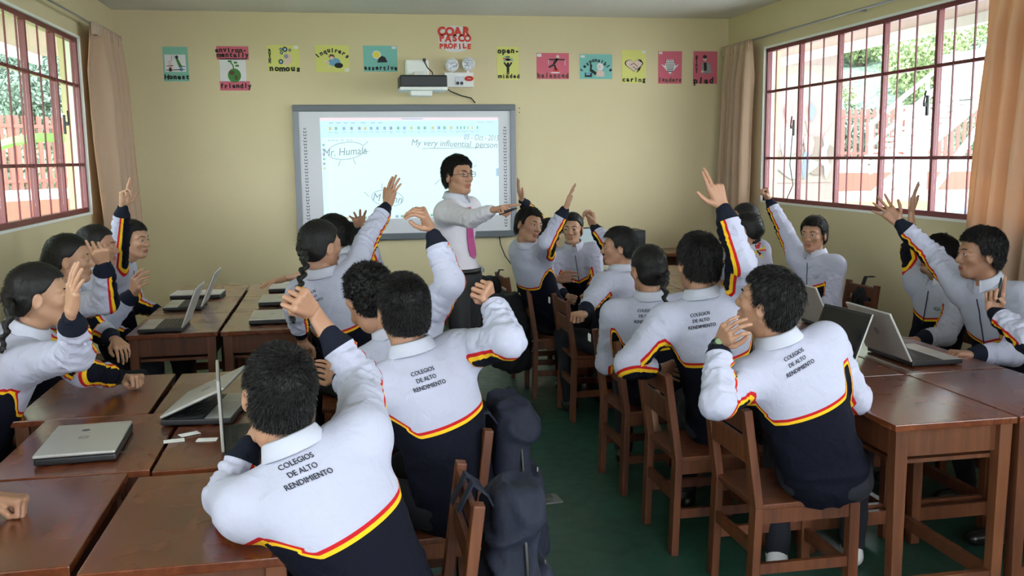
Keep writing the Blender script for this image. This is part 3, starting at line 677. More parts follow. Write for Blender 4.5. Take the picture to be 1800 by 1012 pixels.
def window(n, xw, inward, ys, zs, y_lo, y_hi, thin=2):
    """metal window: outer frame, thick mullions, thin bars between, cross rails, panes"""
    z0, z3 = zs[0], zs[-1]; fr = MB(); t = .035; xa, xb = xw-.025, xw+.025
    fr.box(xa, xb, y_lo, y_hi, z0, z0+t*1.1); fr.box(xa, xb, y_lo, y_hi, z3-t, z3); fr.box(xa, xb, y_lo, y_lo+t, z0, z3); fr.box(xa, xb, y_hi-t, y_hi, z0, z3)
    root = S('window_%d' % n, fr, M['maroon'], None, .003)
    for z in zs[1:-1]: MB().box(xw-.018, xw+.018, y_lo+t, y_hi-t, z-.012, z+.012).build('cross_rail', M['maroon'], root, .003)
    for y in ys: MB().box(xw-.022, xw+.022, y-.015, y+.015, z0+t, z3-t).build('mullion', M['maroon'], root, .003)
    allb = [y_hi-t/2]+[y for y in ys]+[y_lo+t/2]; allb = sorted(set(allb), reverse=True)
    bar = MB().box(-.005, .005, -.005, .005, z0+t, z3-t).mesh('security_bar'); bar.materials.append(M['maroon'])
    pm = {}
    for a, b in zip(allb, allb[1:]):
        if a-b < .1: continue
        for k in range(thin):
            o = link('security_bar', bar, None, root); o.location = (xw+inward*.030, b+(a-b)*(k+1)/(thin+1), 0)
        for za, zb in zip(zs, zs[1:]):
            MB().box(xw-.002, xw+.002, b+.02, a-.02, za+.015, zb-.015).build('pane', M['glass'], root)
    return root
sill('trim_1', XL-.10, XL+.012, 4.84, 8.16, LW[0], LW[1]); sill('trim_2', XR-.012, XR+.10, 4.70, 8.56, RW[0], RW[1])
sill('trim_3', XL-.10, XL+.012, -1.4, 3.2, LW[0], LW[1]); sill('trim_4', XR-.012, XR+.10, -1.4, 3.4, RW[0], RW[1])
wl_ = window(1, XL-.035, 1, [7.54, 6.87, 6.20, 5.53], [1.30, 1.683, 2.308, 2.68], 4.85, 8.15)
wr_ = window(2, XR+.035, -1, [7.892, 7.233, 6.583, 5.939, 5.325], [1.25, 1.659, 2.288, 2.695], 4.71, 8.55)
window(3, XL-.035, 1, [2.5, 1.8, 1.1, .4, -.3], [1.30, 1.683, 2.308, 2.68], -1.39, 3.19, 1); window(4, XR+.035, -1, [2.7, 2.0, 1.3, .6, -.1], [1.25, 1.659, 2.288, 2.695], -1.39, 3.39, 1)
def handle(par, x, y, z, s):
    mb = MB(); mb.box(x-.008, x+.008, y-.010, y+.010, z-.07, z+.07); mb.box(x+s*.008, x+s*.03, y-.008, y+.008, z-.008, z+.02); mb.bar((x+s*.03, y, z+.01), (x+s*.034, y-.03, z+.10), .010, .012)
    return mb.build('window_latch', M['black'], par, .003)
handle(wr_, XR-.02, 7.90, 1.93, -1); handle(wr_, XR-.02, 5.96, 2.02, -1); handle(wl_, XL+.02, 7.50, 1.98, 1)
mb = MB(); mb.tube([(XR-.03, 7.90, 1.86), (XR-.035, 7.92, 1.6), (XR-.03, 7.86, 1.42), (XR-.05, 7.95, 1.27)], .004, 6); mb.build('blind_cord', M['black'], wr_)
# curtain rods
def rod(x, y0, y1, z, lab, s):
    e = empty('curtain_rod', (x, (y0+y1)/2, z), 0, lab, 'curtain rod'); c = (y0+y1)/2
    MB().tube([(0, y0-c, 0), (0, y1-c, 0)], .009, 10).build('pole', M['grey_metal'], e, smooth=True)
    for y in (y0+.1, (y0+y1)/2, y1-.1): MB().box(min(0, s*.09), max(0, s*.09), y-c-.01, y-c+.01, -.006, .012).build('bracket', M['grey_metal'], e)
    return e
rod(XL+.10, 4.5, 9.25, 2.80, 'grey metal curtain rod above the window with green hill and pale post outside', -1)
rod(XR-.10, 4.3, 9.30, 2.785, 'grey metal curtain rod over the window that shows the white stairs', 1)
def curtain(label, P, z0, z1, folds, amp, flare=1.0, shift=(0, 0), seed=1):
    """P: polyline of the top edge (x,y); pleated heading, soft folds"""
    P = [A3(*p) for p in P]; seg = np.array([np.linalg.norm(b-a) for a, b in zip(P, P[1:])]); cum = np.concatenate([[0], np.cumsum(seg)]); n = folds*10; nz = 40; V = []
    r = np.random.default_rng(seed); ph = np.cumsum(r.uniform(.7, 1.3, folds+1)); ph = ph/ph[-1]
    for j in range(nz+1):
        tz = j/nz; z = z1+(z0-z1)*tz
        for i in range(n+1):
            u = i/n; s_ = u*cum[-1]; x = np.interp(s_, cum, [p[0] for p in P]); y = np.interp(s_, cum, [p[1] for p in P]); k = min(np.searchsorted(cum, s_+1e-9)-1, len(P)-2); d = nrm(np.array([*(P[k+1]-P[k])[:2]])); nn = np.array([-d[1], d[0]])
            w_ = np.interp(u, ph, np.arange(folds+1)); a = amp*(.35+.65*min(1, tz*5))*(1+.3*sin(w_*2.1+seed))
            o = a*cos(2*pi*w_)+.25*a*sin(2*pi*w_*2+tz*3+seed); hd = .35 if tz < .07 else 1
            c = (u-.5)*(flare-1)*cum[-1]*tz**.8
            V.append((x+nn[0]*o+d[0]*c+shift[0]*tz+.004*sin(9*tz+u*20), y+nn[1]*o+d[1]*c+shift[1]*tz, z+(.012*cos(2*pi*w_) if j == 0 else 0)))
    Q = np.array([(j*(n+1)+i, j*(n+1)+i+1, (j+1)*(n+1)+i+1, (j+1)*(n+1)+i) for j in range(nz) for i in range(n)])
    o = link('curtain', npmesh('curtain', np.array(V), Q), M['curtain']); tag(o, label, 'curtain', 'beige pleated curtains')
    md = o.modifiers.new('s', 'SOLIDIFY'); md.thickness = .002
    # heading tape with pinch pleats: a part
    VV = []; N2 = folds*12
    for j in range(3):
        for i in range(N2+1):
            u = i/N2; s_ = u*cum[-1]; x = np.interp(s_, cum, [p[0] for p in P]); y = np.interp(s_, cum, [p[1] for p in P]); k = min(np.searchsorted(cum, s_+1e-9)-1, len(P)-2); d = nrm(P[k+1]-P[k]); nn = np.array([-d[1], d[0]])
            off = .016*cos(2*pi*u*folds*1.5)+.004; VV.append((x+nn[0]*off, y+nn[1]*off, z1+.012-j*.05))
    Q2 = np.array([(j*(N2+1)+i, j*(N2+1)+i+1, (j+1)*(N2+1)+i+1, (j+1)*(N2+1)+i) for j in range(2) for i in range(N2)])
    h_ = link('heading', npmesh('heading', np.array(VV), Q2), M['heading'], o); m2 = h_.modifiers.new('s', 'SOLIDIFY'); m2.thickness = .004
    return o
M['heading'] = mat('curtain_heading', (.46, .34, .26), .9)
# ------------------------------------------------------------------ interactive board
bd = empty('interactive_whiteboard', (.705, YB-.03, 1.56), 0, 'wide interactive whiteboard with grey frame and a projected document on it', 'whiteboard')
bx0, bx1, bz0, bz1 = -1.095, 1.095, -.665, .665
fm = mat('board_frame', (.12, .135, .15), .45); f2 = mat('board_side', (.24, .25, .28), .5)
MB().box(bx0+.05, bx1-.05, -.010, .012, bz0+.05, bz1-.05).build('writing_surface', mat('board_white', (.62, .62, .66), .45), bd)
MB().box(bx0, bx1, -.030, .025, bz1-.065, bz1).build('frame', fm, bd, .010); MB().box(bx0, bx1, -.030, .025, bz0, bz0+.065).build('frame', fm, bd, .010)
MB().box(bx0, bx0+.055, -.028, .024, bz0+.06, bz1-.06).build('side_rail', f2, bd, .006); MB().box(bx1-.055, bx1, -.028, .024, bz0+.06, bz1-.06).build('side_rail', f2, bd, .006)
# printed tick scales down both sides
mb = MB()
for sx in (-1, 1):
    x = sx*.985
    for k in range(34):
        z = .43-k*.030; wd = (.030 if k % 3 else .020)
        mb.quad((x-wd/2, -.0112, z), (x+wd/2, -.0112, z), (x+wd/2, -.0112, z+.006), (x-wd/2, -.0112, z+.006)); 
        mb.quad((x-wd/2, -.0112, z), (x-wd/2+.005, -.0112, z), (x-wd/2+.005, -.0112, z+.016), (x-wd/2, -.0112, z+.016)); mb.quad((x+wd/2-.005, -.0112, z), (x+wd/2, -.0112, z), (x+wd/2, -.0112, z+.016), (x+wd/2-.005, -.0112, z+.016))
mb.build('printed_scale', M['print'], bd)['kind'] = 'stuff'
# projected picture (what the projector shows): corners taken from the picture, in board coordinates
def bpt(x, y): p = at_y(x, y, YB-.04); return A3(p[0]-.705, -.0125, p[2]-1.56)
pc = [bpt(562, 207), bpt(875.5, 206), bpt(877, 377), bpt(570, 389)]
def uv(u, v, d=0): a = pc[0]*(1-u)+pc[1]*u; b = pc[3]*(1-u)+pc[2]*u; q = a*(1-v)+b*v; q[1] -= d; return q
def em(name, c, s): return mat(name, (c[0]*.5, c[1]*.5, c[2]*.5), .6, emit=(c, s))
em_w = em('screen_white', (.62, .86, .88), .78); em_b = em('screen_blue', (.50, .80, .95), .80); em_p = em('screen_title', (.78, .62, .66), .75); em_l = em('screen_side', (.58, .78, .93), .8)
def uq(mb, u0, v0, u1, v1, d, mi=0): mb.quad(uv(u0, v1, d), uv(u1, v1, d), uv(u1, v0, d), uv(u0, v0, d), mi)
mb = MB(); uq(mb, 0, 0, 1, 1, 0); scr = mb.build('projected_picture', em_w, bd)
mb = MB(); uq(mb, 0, 0, 1, .028, .0006, 1); uq(mb, 0, .028, 1, .19, .0006, 0); uq(mb, 0, .19, .028, .965, .0006, 2); uq(mb, 0, .955, 1, 1, .0006, 3)
mb.build('toolbar', [em_b, em_p, em_l, em('screen_taskbar', (.62, .70, .76), .8)], scr)
icons = [em('ico_a', (.28, .45, .60), .6), em('ico_b', (.62, .58, .30), .6), em('ico_c', (.25, .50, .40), .6), em('ico_d', (.35, .35, .40), .6), em('ico_t', (.40, .55, .70), .6)]
mb = MB(); rr = random.Random(4)
for k, u in enumerate([.055, .087, .13, .172, .215, .247, .28, .315, .355, .39, .43, .465, .505, .545, .58, .625, .66, .692, .73, .765, .785, .805, .825, .85, .88]):
    s_ = .008 if k < 19 else .005; uq(mb, u-s_, .088, u+s_*.8, .118, .0012, rr.randrange(4)); uq(mb, u-.012, .135, u+.010, .141, .0012, 4)
    if k % 2: uq(mb, u-.009, .148, u+.007, .153, .0012, 4)
for u in (.06, .10, .14, .18, .235, .29, .33): uq(mb, u-.012, .045, u+.012, .055, .0012, 4)
for u in (.90, .95): uq(mb, u-.02, .045, u+.02, .052, .0012, 4)
for k in range(6): uq(mb, .008, .25+k*.045, .020, .27+k*.045, .0012, rr.randrange(4))
for u in (.10, .12, .15, .22, .40, .43, .57, .60): uq(mb, u, .966, u+.018, .99, .0012, rr.randrange(4))
for u in (.45, .50): uq(mb, u, .008, u+.07, .018, .0012, 4)
for u in (.04, .06, .08, .11, .14, .16): uq(mb, u, .213, u+.015, .222, .0012, 4)
uq(mb, .985, .52, 1, .60, .0012, 4)
mb.build('icons', icons, scr)['kind'] = 'stuff'
ink = em('ink', (.28, .34, .38), .5)
def stroke(mb, pts, r=.0028, closed=False): mb.tube([bpt(*p)-A3(0, .0006, 0) for p in pts], r, 5, closed=closed)
def hand(mb, s_, x, y, size, rot, sx=1):
    p = bpt(x, y); q = bpt(x+10, y-10*math.tan(rot)); U = nrm(q-p); W = A3(-U[2], 0, U[0]) if U[0] > 0 else A3(0, 0, 1)
    V, Fc = text_geo(s_, .0, 3, .18); mb.add([p+U*v[0]*size*sx+W*v[1]*size+A3(0, -.0018, 0) for v in V], Fc)
mb = MB(); px = lambda c, r_, a0, a1, n=26, t=0: [(c[0]+r_[0]*cos(a)*cos(t)-r_[1]*sin(a)*sin(t), c[1]+r_[0]*cos(a)*sin(t)+r_[1]*sin(a)*cos(t)) for a in np.linspace(a0, a1, n)]
stroke(mb, px((608.5, 265), (33, 15), 0, 6.0, t=-.12)); stroke(mb, px((681, 348), (28, 14), 0, 6.28, t=.1))
for l in ([(640, 255), (647, 248)], [(640, 265), (648, 267)], [(598, 282), (595, 292)], [(621, 279), (625, 289)], [(640, 337), (649, 346)], [(672, 322), (671, 333)], [(764, 324), (775, 314)], [(832, 293), (838, 290)], [(742, 261), (860, 259)]): stroke(mb, l)
mb.build('drawn_lines', ink, scr)
for args in (('Mr. Humala', 606, 267, .105, .06, .86), ('My very influential  person', 799, 253, .088, -.03, .92), ('05 - Oct - 2015', 846, 242, .078, -.04, .72), ('M ... nn', 681, 349, .11, -.1, .9)):
    mb = MB(); hand(mb, *args); mb.build('handwriting', ink, scr)
# ------------------------------------------------------------------ posters
fc = dict(green=(.22, .50, .38), pink=(.62, .13, .19), yellow=(.68, .66, .20), white=(.72, .70, .72), teal=(.20, .48, .44))
PM = {k: mat('card_'+k, v, .8) for k, v in fc.items()}
PM.update(black=mat('ink_black', (.02, .02, .02), .8), red=mat('ink_red', (.65, .05, .03), .7), blue=mat('ink_blue', (.15, .35, .55), .8), leaf=mat('ink_green', (.06, .22, .05), .8), skinp=mat('ink_pale', (.70, .52, .45), .8), grey=mat('ink_grey', (.30, .30, .32), .8), lemon=mat('ink_yellow', (.75, .62, .08), .8), brown=mat('ink_brown', (.12, .06, .04), .8))
PL = list(PM); PI = {k: i for i, k in enumerate(PL)}; PA = [PM[k] for k in PL]
class Poster:
    """flat card drawn in its own centimetre frame, x right, z up"""
    def __init__(s, name, box, label, kind='poster'):
        a = at_y(box[0], box[1], YB); b = at_y(box[2], box[3], YB); s.w, s.h = b[0]-a[0], a[2]-b[2]
        s.o = empty(name, ((a[0]+b[0])/2, YB-.0005, (a[2]+b[2])/2), 0, label, 'poster', 'handmade quality posters on the front wall' if kind == 'poster' else None); s.pic = MB(); s.tx = MB(); s.d = 0; s.back = MB()
    def P(s, x, z, d): return (x*s.w/2, -.003-d*.0007, z*s.h/2)
    def rect(s, x0, z0, x1, z1, c, d=1): s.pic.quad(s.P(x0, z0, d), s.P(x1, z0, d), s.P(x1, z1, d), s.P(x0, z1, d), PI[c])
    def poly(s, pts, c, d=2): s.pic.add([s.P(x, z, d) for x, z in pts], [tuple(range(len(pts)))], PI[c])
    def ell(s, x, z, rx, rz, c, d=2, n=18): s.poly([(x+rx*cos(a), z+rz*sin(a)) for a in np.linspace(0, 2*pi, n+1)[:-1]], c, d)
    def line(s, pts, c, r=.03, d=3):
        for (a, b), (e, f) in zip(pts, pts[1:]):
            L_ = math.hypot((e-a)*s.w, (f-b)*s.h)+1e-9; nx, nz = -(f-b)*s.h/L_*r*s.h*.5, (e-a)*s.w/L_*r*s.h*.5
            p, q = A3(s.P(a, b, d)), A3(s.P(e, f, d)); o = A3(nx, 0, nz); s.pic.quad(p-o, q-o, q+o, p+o, PI[c])
    def text(s, t, x, z, size0, rot=0, arc=None, c='black', d=4, bold=.05, step=.60, vert=False):
        n = len(t); r = random.Random(t); size = size0*(s.w*1.0/(n*size0*step*1.03)) if not vert else size0*(s.h*.55/(n*size0*step*1.35*1.03)); size = min(size, size0*.95)
        for k, ch in enumerate(t):
            if ch == ' ': continue
            off = (k-(n-1)/2)*size*step*1.03; jz = r.uniform(-.05, .05)*size; jr = r.uniform(-.10, .10)
            if vert: dx, dz, ro = 0, -off*1.35, jr
            elif arc: dx, dz, ro = off, -arc*(off/(s.w/2))**2, -2*arc*off/(s.w/2)**2
            else: dx, dz, ro = off*cos(rot), off*sin(rot), rot+jr
            V, Fc = text_geo(ch, bold); co_, si = cos(ro), sin(ro); O = A3(s.P(x, z, d))+A3(dx, 0, dz+jz)
            s.tx.add([O+A3((v[0]*co_-v[1]*si)*size, 0, (v[0]*si+v[1]*co_)*size) for v in V], Fc, PI[c])
    def done(s, base, back=None):
        mb = MB()
        for r in (back or [(-1, -1, 1, 1, base)]): mb.box(r[0]*s.w/2, r[2]*s.w/2, -.0022, 0, r[1]*s.h/2, r[3]*s.h/2, PI[r[4]])
        mb.build('card', PA, s.o)
        if s.pic.v: s.pic.build('picture', PA, s.o)
        if s.tx.v: s.tx.build('lettering', PA, s.o)
G_ = 'card'
p = Poster('poster', (285, 82, 333, 143), 'green poster reading Honest, nearest the window with the hill', 'poster'); p.rect(-.88, -.45, .80, .55, 'white', 1)
p.ell(-.45, .1, .12, .12, 'skinp', 2); p.rect(-.58, -.25, -.3, 0, 'skinp', 2); p.rect(-.55, -.42, -.35, -.2, 'brown', 3); p.ell(.1, .40, .13, .10, 'black', 3); p.poly([(-.0, .30), (.2, .32), (.5, -.15), (.25, -.2)], 'leaf', 3); p.ell(.42, -.28, .14, .14, 'blue', 3)
p.line([(-.8, -.35), (.7, -.32)], 'black', .02); p.line([(-.75, -.12), (-.2, -.10)], 'black', .02); p.line([(-.3, .2), (-.3, .5)], 'grey', .02); p.line([(-.1, .3), (-.1, .53)], 'grey', .02); p.line([(.4, -.1), (.75, -.15)], 'black', .02)
p.text('Honest', .05, -.76, .085); p.done('green')
p = Poster('poster', (380, 81, 440, 159), 'white poster with pink bands and a green globe reading environmentally friendly'); p.text('environ-', -.1, .82, .078, step=.58); p.text('mentally', .02, .60, .078, step=.58)
p.ell(.05, -.32, .42, .32, 'leaf', 2); p.ell(-.1, -.2, .17, .10, 'brown', 3); p.ell(.15, -.42, .10, .12, 'brown', 3); p.line([(.02, -.02), (.0, .12), (-.15, .28)], 'leaf', .03); p.ell(-.2, .32, .14, .05, 'leaf', 3); p.ell(.16, .26, .12, .05, 'leaf', 3); p.ell(.25, .12, .13, .05, 'leaf', 3)
p.text('friendly', .1, -.80, .085, c='black', step=.6); p.done('white', [(-.85, -.6, .8, .45, 'white'), (-1, .40, 1, 1, 'pink'), (-.9, -1, 1, -.58, 'pink')])
p = Poster('poster', (469, 79, 528, 126), 'yellow poster with gear wheels and a pale profile reading autonomous'); p.text('auton', -.86, .18, .082, vert=True, step=.42); p.text('nomous', .05, -.78, .098, step=.66)
for x, z, q in ((.1, .68, .16), (-.12, .42, .10), (-.18, -.25, .15), (-.15, .68, .09), (.4, .62, .09)): p.ell(x, z, q, q*1.25, 'black', 2); p.ell(x, z, q*.6, q*.75, 'blue', 3); p.ell(x, z, q*.25, q*.3, 'white', 4)
p.poly([(-.02, .2), (.1, .38), (.35, .4), (.48, .1), (.55, -.1), (.46, -.15), (.46, -.35), (.3, -.35), (.3, -.52), (-.02, -.52), (.05, -.15)], 'skinp', 3); p.ell(.16, .15, .14, .16, 'grey', 4); p.rect(.62, .72, .92, .95, 'white', 2); p.done('yellow')
p = Poster('poster', (554, 79, 615, 127), 'yellow poster of a crouching boy in blue reading inquirers'); p.text('Inquirers', 0, .62, .095, arc=.07, step=.60)
p.ell(-.05, .15, .17, .18, 'brown', 3); p.ell(-.05, .05, .13, .13, 'skinp', 4); p.ell(.1, -.25, .36, .30, 'blue', 2); p.ell(.35, -.5, .26, .20, 'black', 3); p.ell(-.3, -.3, .12, .10, 'skinp', 3); p.ell(-.42, -.2, .07, .05, 'white', 4); p.rect(-.32, -.65, -.18, -.55, 'white', 3); p.rect(.7, -.95, .95, -.7, 'white', 3); p.done('yellow')
p = Poster('poster', (638, 80, 699, 126), 'green poster with a yellow lamp over black rocks reading assertive'); p.ell(-.22, .3, .26, .32, 'white', 2); p.ell(-.22, .3, .2, .26, 'lemon', 3); p.poly([(-.2, -.3), (-.1, .05), (.1, .22), (.28, .12), (.42, -.28)], 'black', 3); p.text('assertive', .0, -.72, .098, step=.60); p.rect(.68, .75, .95, .95, 'white', 2); p.done('teal')
p = Poster('notice', (770, 46, 828, 91), 'round white wall sign with red letters above the projector', 'x'); p.text('COAR', -.05, .58, .115, c='red', bold=.06, step=.72); p.text('PASCO', .0, .02, .115, c='red', bold=.06, step=.72); p.text('PROFILE', .02, -.58, .112, c='red', bold=.06, step=.68)
mb = MB(); mb.add([(p.w/2*1.0*(abs(cos(a))**.8)*(1 if cos(a) > 0 else -1), y_, p.h/2*1.04*sin(a)) for y_ in (0, -.0022) for a in np.linspace(0, 2*pi, 33)[:-1]], [tuple(range(32, 64)), tuple(range(31, -1, -1))]+[(i, (i+1) % 32, 32+(i+1) % 32, 32+i) for i in range(32)]); mb.build('card', mat('card_white', fc['white']), p.o); p.tx.build('lettering', PA, p.o); p.o['category'] = 'sign'
p = Poster('poster', (873, 82, 912, 140), 'yellow poster of a person with raised arms reading open-minded'); p.text('open-', .05, .76, .085, step=.60); p.text('minded', .1, -.80, .095, step=.66); p.ell(0, -.05, .12, .10, 'black', 3); p.rect(-.12, -.55, .12, -.1, 'black', 3); p.line([(-.1, -.2), (-.35, .05)], 'black', .05); p.line([(.1, -.2), (.35, .05)], 'black', .05)
for a, b, c in ((-.45, .3, 'red'), (-.4, .12, 'blue'), (.45, .3, 'grey'), (.5, .15, 'blue'), (-.3, .42, 'blue')): p.line([(0, .2), (a, b)], c, .035)
p.ell(.02, .38, .2, .05, 'leaf', 3); p.ell(.02, .22, .2, .08, 'black', 3); p.rect(-.12, -.7, -.02, -.5, 'brown', 3); p.rect(.02, -.7, .12, -.5, 'brown', 3); p.done('yellow')
p = Poster('poster', (943, 93, 1000, 139), 'pink poster of a figure balancing with scales reading balanced'); p.text('balanced', 0, -.74, .098, step=.64, c='brown'); p.ell(.3, .72, .1, .13, 'skinp', 3); p.line([(.3, .6), (.05, .15)], 'black', .09); p.line([(-.25, .5), (.75, .5)], 'black', .05); p.line([(.05, .1), (-.25, -.1)], 'black', .07); p.line([(.1, .1), (.2, -.3)], 'black', .07); p.rect(.05, -.45, .35, -.2, 'red', 3); p.line([(-.25, .5), (-.3, .1)], 'white', .02); p.line([(.75, .5), (.75, .05)], 'white', .02); p.ell(.15, -.5, .3, .05, 'white', 2); p.rect(-.98, .7, -.7, .95, 'white', 2); p.done('pink')
p = Poster('poster', (1019, 95, 1076, 139), 'green poster of a pale long-haired figure and a microscope reading responsible'); p.text('responsible', 0, .52, .088, arc=.12, step=.58); p.ell(.25, .0, .2, .32, 'white', 3); p.ell(.2, -.02, .1, .13, 'skinp', 4); p.poly([(.0, -.8), (.05, -.3), (.3, -.25), (.5, -.45), (.5, -.8)], 'skinp', 3); p.rect(-.7, -.85, -.25, -.5, 'black', 3); p.ell(-.5, -.6, .15, .1, 'blue', 4); p.line([(-.35, -.4), (-.3, .1)], 'black', .08); p.line([(-.3, -.3), (.0, -.6)], 'black', .12); p.ell(-.32, .1, .07, .1, 'black', 3); p.rect(-.95, .72, -.7, .9, 'white', 2); p.done('teal')
p = Poster('poster', (1093, 88, 1135, 146), 'yellow poster of a heart made by two clasped hands reading caring'); p.text('caring', 0, -.80, .098, step=.68)
hp_ = [(.0+.72*(16*sin(t)**3)/16, .10+.42*(13*cos(t)-5*cos(2*t)-2*cos(3*t)-cos(4*t))/16) for t in np.linspace(0, 2*pi, 29)[:-1]][::-1]
p.poly([(x*1.06, z) for x, z in hp_], 'black', 2); p.poly([(x*.94, z*.94+.005) for x, z in hp_], 'skinp', 3); p.poly([(.35, -.1), (.62, .05), (.5, -.2), (.2, -.4)], 'black', 4); p.poly([(.3, .45), (.6, .42), (.66, .25), (.5, .3)], 'black', 4); p.line([(-.3, .1), (0, .2), (.3, .0)], 'brown', .02, 5); p.line([(-.1, .0), (.2, -.15)], 'brown', .02, 5); p.rect(.65, .82, .95, .98, 'white', 3); p.done('yellow')
p = Poster('poster', (1157, 90, 1198, 147), 'pink poster with a grid of tiny people shaped like an arrow reading leaders'); p.text('leaders', 0, -.76, .088, step=.60, c='brown')
p.poly([(-.78, .22), (-.45, .1), (-.3, .48), (.3, .48), (.45, .1), (.78, .22), (0, -.42)], 'white', 2)
for a in range(6):
    for b in range(7): 
        x, z = (a-2.5)*.15*(1-b*.08), .42-b*.11; p.rect(x-.035, z-.035, x+.035, z+.03, 'black', 3)
p.rect(-.95, .82, -.65, .97, 'white', 2); p.done('pink')
p = Poster('poster', (1219, 90, 1260, 147), 'pink poster of a grey suited figure reading principled, nearest the curtain'); p.text('princi', -.74, .22, .080, vert=True, step=.44); p.text('pled', -.15, -.82, .088, step=.68, c='black'); p.ell(-.05, .55, .15, .16, 'skinp', 3); p.ell(-.05, .65, .17, .11, 'black', 4); p.poly([(-.3, .3), (.2, .35), (.45, .1), (.55, -.35), (-.3, -.38)], 'grey', 2); p.poly([(-.15, .3), (.1, .3), (.12, -.2), (-.12, -.2)], 'black', 3); p.ell(-.25, -.25, .12, .08, 'skinp', 4); p.done('pink')
# ------------------------------------------------------------------ projector and emergency light
pj = empty('wall_projector', (.72, YB, 2.47), 0, 'short-throw projector on a white arm above the whiteboard', 'projector')
q = at_y(700, 137, YB-.55); 
def wpt(x, y, Y): a = at_y(x, y, Y); return (a[0]-.72, a[1]-YB, a[2]-2.47)
a = wpt(701, 134, YB-.45); b = wpt(783, 160, YB-.45); x0, z1, x1, z0 = a[0], a[2], b[0], b[2]
MB().box(x0, x1, -.62, -.26, z0+.02, z1).build('housing_top', M['black'], pj, .015)
MB().box(x0-.004, x1+.004, -.625, -.255, z0-.002, z0+.028).build('housing_base', M['white'], pj, .010)
MB().box(x0+.10, x0+.30, -.55, -.40, z0-.05, z0).build('lens_hood', M['white'], pj, .012)
c = wpt(712, 104, YB-.12); d = wpt(755, 140, YB-.12)
MB().box(c[0], d[0], -.10, 0, d[2]-.01, c[2]).build('wall_bracket', M['white'], pj, .02)
MB().box((c[0]+d[0])/2-.05, (c[0]+d[0])/2+.06, -.30, -.02, z1-.005, z1+.06).build('arm', M['white'], pj, .012)
MB().box(d[0]-.06, d[0]-.03, -.12, -.08, c[2]-.02, c[2]+.01).build('plug', M['black'], pj, .004)
MB().tube([(d[0]-.045, -.10, c[2]-.02), (d[0]-.02, -.14, c[2]-.08), (d[0]+.02, -.2, c[2]-.13), (d[0]+.02, -.3, z1)], .006, 6).build('cable', M['black'], pj, smooth=True)
cc = bpt(783, 158)+A3(.705, 0, 1.56); cc2 = bpt(836, 181)+A3(.705, 0, 1.56)
cb = MB().tube([(cc[0]-.04, YB-.28, cc[2]+.02), (cc[0]+.04, YB-.12, cc[2]-.02), (cc[0]+.16, YB-.02, cc[2]-.055), (cc2[0]-.04, YB-.015, cc2[2]+.05), (cc2[0], YB-.012, cc2[2]+.002)], .006, 6).build('video_cable', M['black'], None, smooth=True)
tag(cb, 'thin black cable running from the projector to the top of the whiteboard', 'cable')
em_ = empty('emergency_light', (1.36, YB, 2.48), 0, 'white twin-lamp emergency light box beside the projector', 'emergency light')
def ept(x, y, Y=YB): a = at_y(x, y, Y); return (a[0]-1.36, a[1]-YB, a[2]-2.48)
a = ept(780, 128); b = ept(831, 154); MB().box(a[0], b[0], -.06, 0, b[2], a[2]).build('box', M['white'], em_, .008)
a = ept(799, 135); b = ept(813, 151); MB().box(a[0], b[0], -.064, -.05, b[2], a[2]).build('indicator_panel', M['grey_metal'], em_, .002)
for x in (803, 810): a = ept(x, 147); MB().disc((a[0], -.072, a[2]), (0, 1, 0), .016, .012, 12).build('button', M['black'], em_)
a = ept(823, 139); MB().tube([(a[0]+.035*cos(t), -.064, a[2]+.015*sin(t)) for t in np.linspace(0, 2*pi, 16)[:-1]], .012, 6, closed=True).build('red_badge', PM['red'], em_)
for x, y in ((792, 116), (820.5, 114)):
    a = ept(x, y); c = A3(a[0], -.075, a[2]); lamp = MB().tube([c+A3(0, .05, 0), c+A3(0, .02, 0), c+A3(0, -.02, 0), c+A3(0, -.03, 0)], [.03, .058, .066, .066], 24).build('lamp_head', M['white'], em_, smooth=True)
    MB().disc(c+A3(0, -.034, 0), (0, 1, 0), .056, .006, 24).build('lens', mat('lamp_lens', (.35, .36, .38), .15, metal=.7, bump=(60, .6, .01)), lamp)
    MB().tube([(a[0], -.04, a[2]-.05), (a[0], -.04, a[2]-.12)], .014, 8).build('lamp_neck', M['white'], em_)
# screw holes beside the board
for i, (x, y) in enumerate(((913, 190), (913, 197.5))):
    a = at_y(x, y, YB); o = MB().disc((a[0], YB-.002, a[2]), (0, 1, 0), .006, .004, 8).build('wall_screw', M['black']); tag(o, ('upper' if i == 0 else 'lower')+' dark screw in the wall beside the whiteboard corner', 'screw')
# cables hanging under the board
for i, pts in enumerate(([(877, 412), (880, 430), (888, 450), (900, 466), (912, 478)], [(906, 372), (915, 395), (911, 420), (910, 445), (922, 470)])):
    o = MB().tube([at_y(x, y, YB-.02) for x, y in pts], .006, 6).build('hanging_cable', M['black'], None, smooth=True); tag(o, ['black cable hanging under the whiteboard behind the teacher', 'black cable with a clip hanging from the whiteboard corner'][i], 'cable')
# floor socket
p_ = at_z(950, 880, 0); fs_ = empty('floor_socket', (p_[0], p_[1], 0), .1, 'small grey socket plate set in the green floor', 'socket')
MB().box(-.10, .10, -.06, .06, 0, .008).build('plate', mat('socket_plate', (.16, .17, .15), .5), fs_, .002); MB().box(-.05, .06, -.03, .03, .008, .022).build('cover', mat('socket_cover', (.07, .08, .07), .5), fs_, .003)
